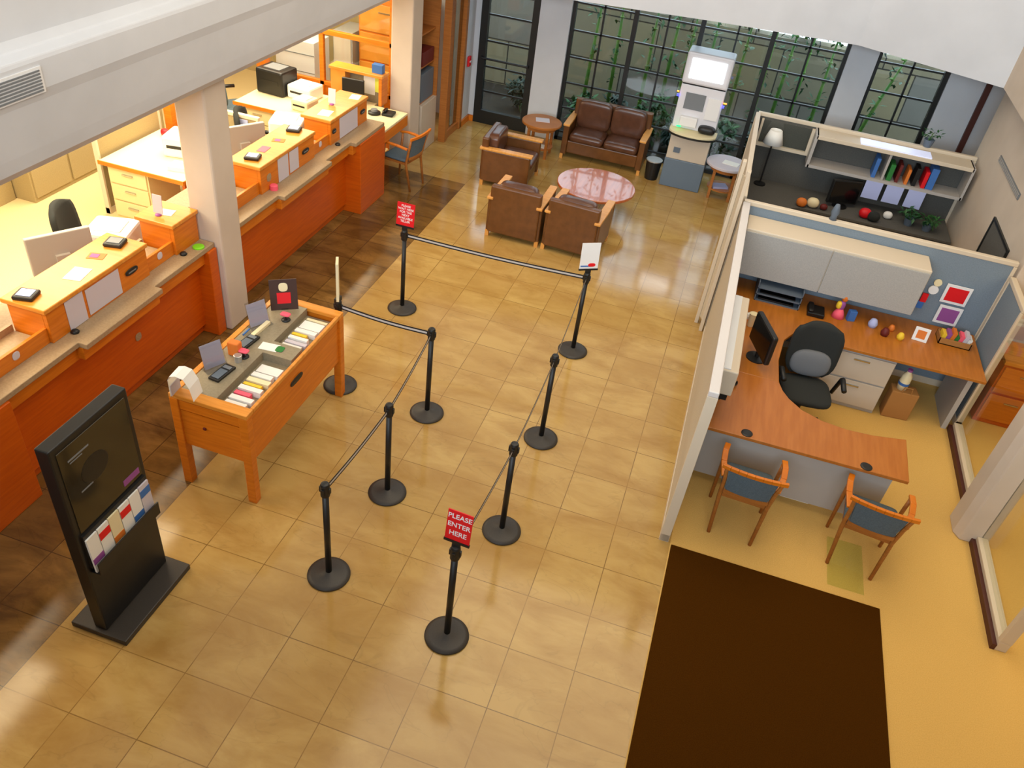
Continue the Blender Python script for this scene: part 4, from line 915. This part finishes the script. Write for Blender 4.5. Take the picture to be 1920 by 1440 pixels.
for y, lb in ((5.42, 'small white badge on the low front between the near counter boxes'), (3.7, 'small white badge on the low front at the left picture edge'), (8.5, 'small white badge on the low front before the farthest box')):
    solo('badge', MB().cushion(-.004, .004, -.035, .035, -.035, .035, e=2), 'paper_lilac', lb, 'badge', 'badges on the low counter fronts', smooth=True, loc=(-4.667, y, 1.12))
solo('badge', MB().cushion(-.004, .004, -.045, .045, -.045, .045, e=2), 'laminate', 'round tan badge on the counter box just past the near column', 'badge', smooth=True, loc=(-4.638, 7.28, 1.17))
solo('badge', MB().cushion(-.004, .004, -.04, .04, -.04, .04, e=2), 'laminate', 'round tan emblem on the counter base below the nearest station', 'badge', smooth=True, loc=(-4.616, 4.9, .55))
# phones / terminal on end desk
t = thing('desk_phone', 'black phone on the beige end desk', 'phone', (-4.66, 10.5, .86), .1); ob('body', MB().prism([(-.08, -.09), (.08, -.09), (.08, .09), (-.08, .09)], 0, .04), 'black', t, bev=.01); ob('handset', MB().cushion(-.08, -.03, -.09, .09, .04, .075), 'black_gloss', t, smooth=True)
t = thing('card_reader', 'black round card reader beside the phone on the beige end desk', 'card reader', (-4.85, 10.42, .86), .1); ob('body', MB().lathe([(.09, 0), (.09, .03), (.07, .04)], 24), 'black', t); ob('top_dial', MB().lathe([(.05, .04), (.045, .07)], 20), 'grey_plastic', t)
solo('notice_sheet', B(-.09, .09, 0, .004, 0, .26), 'paper', 'white notice taped inside the wooden hutch', 'notice', loc=(-5.14, 10.87, .95)); solo('notice_sheet', B(-.06, .06, 0, .004, 0, .2), 'paper_yellow', 'lime yellow notice taped inside the wooden hutch', 'notice', loc=(-4.99, 10.87, 1.0))
t = thing('computer_monitor', 'black monitor back on the hutch desk at the far end of the counter', 'monitor', (-5.3, 10.6, .84), .1)
ob('stand', MB().lathe([(.08, 0), (.08, .012), (.02, .02), (.02, .1)], 20), 'black', t); ob('housing', B(-.13, .2, -.02, .02, .06, .38), 'black', t, bev=.01)
solo('blue_box', B(-.08, .08, -.05, .05, 0, .12), 'blue', 'small blue and cream box on top of the wooden hutch', 'box', loc=(-4.98, 10.83, 1.3), bev=.004)

# ------------------------------------------------------------------ teller office
t = thing('storage_credenza', 'long tan low storage cabinets along the back of the teller office', 'cabinet', (0, 0, 0))
ob('cabinet_body', B(-8.6, -8.02, 7.3, 9.9, 0, .82), 'panel_tan', t, bev=.006)
ob('low_cabinet', B(-8.9, -8.3, 5.4, 7.28, 0, .6), 'panel_tan', t, bev=.006)
for k in range(4):
    y = 7.33+k*.64; d = ob('door', B(-8.02, -8.0, y, y+.6, .06, .78), 'panel_tan', t, bev=.004); ob('handle', B(-7.99, -7.98, y+.25, y+.35, .66, .675), 'chrome', d)
def ofc_desk(label, x0, x1, y0, y1, drawers=True):
    t = thing('office_desk', label, 'desk', (0, 0, 0))
    ob('desk_top', B(x0, x1, y0, y1, .71, .745), 'cream', t); ob('desk_edge', MB().box(x0-.01, x1+.01, y0-.015, y0, .7, .748).box(x1, x1+.015, y0, y1, .7, .748), 'wood', t)
    a = ob('pedestal', B(x0+.06, x0+.62, y0+.05, y0+.6, 0, .71), 'cabinet_cream', t)
    for k in range(3):
        d = ob('drawer', B(x0+.08, x0+.6, y0+.03, y0+.05, .04+k*.22, .24+k*.22), 'cabinet_cream', t, bev=.004); ob('handle', B(x0+.28, x0+.42, y0+.01, y0+.03, .17+k*.22, .185+k*.22), 'chrome', d)
    ob('end_panel', B(x1-.06, x1-.02, y0+.05, y1-.05, 0, .71), 'wood_deep', t)
    return t
ofc_desk('cream topped office desk with three drawers in the nearer teller workstation', -7.05, -5.9, 7.45, 8.6)
ofc_desk('cream topped office desk with drawers in the farther teller workstation', -6.85, -5.72, 10.0, 10.98)
partition('tan fabric partition behind the nearer office desk', (-7.12, 7.5), (-7.12, 8.7), 1.1, 'panel_tan', group='office partitions'); partition('tan fabric partition at the far side of the nearer office desk', (-6.92, 8.98), (-5.8, 8.98), 1.05, 'panel_tan', group='office partitions')
solo('wood_post', B(-7.06, -6.95, 8.74, 8.85, 0, 2.5), 'wood', 'tall orange wood post left of the near column in the teller office', 'post')
def mon(loc, rz, label, mt='metal_grey'):
    t = thing('teller_monitor', label, 'monitor', loc, rz, 'teller monitors')
    ob('stand', MB().lathe([(.12, 0), (.12, .012), (.03, .02), (.03, .16)], 20), mt, t); ob('housing', B(-.27, .27, -.025, .025, .12, .5), mt, t, bev=.01); ob('screen', B(-.25, .25, .025, .028, .15, .48), 'black_gloss', t); ob('bracket', B(-.06, .06, -.06, -.025, .22, .3), mt, t)
# lower teller desks behind counter
for a, b, lb in ((.5, 5.95, 'beige teller work surface behind the nearest counter run'), (6.4, 9.75, 'beige teller work surface behind the counter run past the column')):
    t = thing('teller_desk', lb, 'desk', (0, 0, 0)); ob('work_surface', B(-5.62, -5.03, a, b, .82, .86), 'laminate', t)
    for y in (a+.05, (a+b)/2, b-.1): ob('pedestal', B(-5.56, -5.06, y, y+.04, 0, .82), 'black', t)
mon((-5.38, 5.02, .86), 1.0, 'grey backed monitor behind the nearest counter ledge'); mon((-5.42, 4.05, .86), 2.2, 'grey backed monitor at the left edge behind the counter'); mon((-5.4, 8.0, .86), 1.0, 'grey backed monitor behind the ledge past the column')
def tray(x, y, label):
    t = thing('keyboard_tray', label, 'keyboard', (x, y, .86), .35, 'teller keyboards'); ob('keyboard', B(-.1, .1, -.25, .25, 0, .03), 'grey_plastic', t, bev=.006); ob('keys', B(-.085, .085, -.23, .23, .03, .037), 'cream', t)
tray(-5.2, 4.55, 'keyboard on the teller surface beside the nearest monitor'); tray(-5.2, 7.5, 'keyboard on the teller surface past the column')
def printer(x, y, label, w=.42, d=.4, h=.3, z=.86, mt='white', rz=.3):
    t = thing('printer', label, 'printer', (x, y, z), rz); ob('body', B(-w/2, w/2, -d/2, d/2, 0, h), mt, t, bev=.03); ob('paper_slot', B(-w*.35, w*.35, -d/2-.004, -d/2+.01, h*.45, h*.6), 'black', t); ob('output_tray', B(-w*.3, w*.3, -d*.3, d*.3, h, h+.01), 'grey_plastic' if mt == 'black' else 'paper', t)
printer(-5.34, 5.62, 'white printer behind the counter just before the near column'); printer(-5.36, 8.95, 'white printer behind the counter before the last ledge'); 
printer(-6.55, 10.7, 'black printer on the farther office desk', .46, .4, .36, .745, 'black', -.1); printer(-6.1, 10.72, 'white fax machine on the farther office desk', .4, .36, .2, .745, 'white', -.1); printer(-5.88, 10.3, 'cream card printer beside the white fax machine', .28, .3, .16, .745, 'cream', -.1)
printer(-6.35, 8.15, 'white printer with raised lid on the nearer office desk', .4, .38, .26, .745, 'white', .2)
solo('paper_stack', B(-.15, .15, -.1, .1, 0, .05), 'paper', 'stack of white paper on the nearer office desk', 'paper', loc=(-6.1, 7.75, .745), rot=(0, 0, .2)); solo('paper_stack', B(-.13, .13, -.1, .1, 0, .04), 'cream', 'stack of cream folders on the nearer office desk', 'folders', loc=(-6.3, 7.65, .745), rot=(0, 0, -.1)) if False else None
solo('desk_toy', MB().cushion(-.08, .08, -.06, .06, 0, .1, e=2), 'yellow', 'yellow plush toy at the back of the nearer office desk', 'toy', smooth=True, loc=(-6.45, 8.55, .745)); solo('desk_toy', MB().cushion(-.06, .06, -.05, .05, 0, .1, e=2), 'red', 'red toy at the back left of the nearer office desk', 'toy', smooth=True, loc=(-6.85, 8.45, .745))
solo('blue_note', B(-.1, .1, -.004, 0, 0, .14), 'paper_blue', 'light blue note on the tan partition behind the nearer office desk', 'note', loc=(-6.05, 8.948, .85))
task_chair((-5.95, 5.95, 0), -1.2+PI, 'black mesh swivel chair behind the nearest counter run', group='swivel office chairs'); task_chair((-6.0, 8.55-.1+.25-.2, 0), -1.2+PI, 'dark swivel chair partly hidden behind the counter past the column') if False else None
task_chair((-5.92, 9.15, 0), -1.2+PI, 'dark swivel chair behind the counter past the column'); task_chair((-7.2, 10.45, 0), 2.6, 'grey green swivel chair in the farthest corner of the teller office', 'fabric_blue')
t = thing('storage_cabinet', 'bright white storage cabinet behind the glass screen of the teller office', 'cabinet', (0, 0, 0))
ob('cabinet_body', B(-7.1, -6.42, 11.6, 12.1, 0, 1.25), 'white', t, bev=.01)
for z in (.78, 1.05): ob('seam', B(-7.1, -6.42, 11.594, 11.6, z, z+.01), 'grey_plastic', t)
t = thing('file_cabinet', 'tall orange wood file cabinet behind the glass screen', 'file cabinet', (0, 0, 0))
ob('cabinet_body', B(-6.0, -5.1, 12.3, 12.9, 0, 1.9), 'wood', t, bev=.01)
for z in (.05, .5, .95, 1.4):
    d = ob('drawer', B(-5.97, -5.13, 12.28, 12.3, z, z+.42), 'wood_top', t, bev=.006); ob('handle', B(-5.65, -5.45, 12.26, 12.28, z+.3, z+.315), 'chrome', d)
t = thing('steel_cabinet', 'grey steel cabinet standing left of the wood file cabinet', 'cabinet', (0, 0, 0))
ob('cabinet_body', B(-6.38, -6.04, 12.15, 12.75, 0, 1.35), 'panel_grey', t, bev=.01); ob('door', B(-6.36, -6.06, 12.13, 12.15, .05, 1.3), 'metal_beige', t, bev=.004)
# bookcase beside the wooden door
t = thing('bookcase', 'narrow dark bookcase over a beige cupboard between the far column and the wooden door', 'bookcase', (0, 0, 0))
ob('cupboard', B(-4.95, -4.5, 11.36, 11.96, 0, .75), 'metal_beige', t, bev=.006); ob('back_board', B(-4.95, -4.9, 11.36, 11.96, .75, 2.5), 'panel_dark', t); ob('side_board', B(-4.9, -4.5, 11.94, 11.96, .75, 2.5), 'oak_brown', t)
for z in (.75, 1.28, 1.75): ob('shelf', B(-4.9, -4.56, 11.36, 11.94, z, z+.025), 'oak_brown', t)
solo('file_box', B(-.15, .15, -.25, .25, 0, .42), 'blue', 'dark blue box on the middle shelf of the narrow bookcase', 'box', bev=.006, loc=(-4.7, 11.66, .775)).data.materials[0] = M['slate_plastic']
solo('file_box', B(-.15, .15, -.22, .22, 0, .2), 'dark_red', 'dark red box on the upper shelf of the narrow bookcase', 'box', bev=.006, loc=(-4.7, 11.66, 1.305))

# ceiling lights in the hall
for k, (x, y) in enumerate(((-2.4, 2.0), (.6, 2.0), (-2.4, 5.2), (.6, 5.2), (-2.4, 8.4), (.6, 8.4))):
    t = thing('ceiling_light', 'round recessed ceiling light above the hall', 'ceiling light', (x, y, 7.5), 0, 'recessed ceiling lights')
    ob('trim_ring', MB().lathe([(.16, -.02), (.19, -.02), (.19, 0), (.16, 0)], 28), 'white', t); ob('diffuser', MB().lathe([(.158, -.012), (.158, -.002)], 28), 'lamp_emit', t)
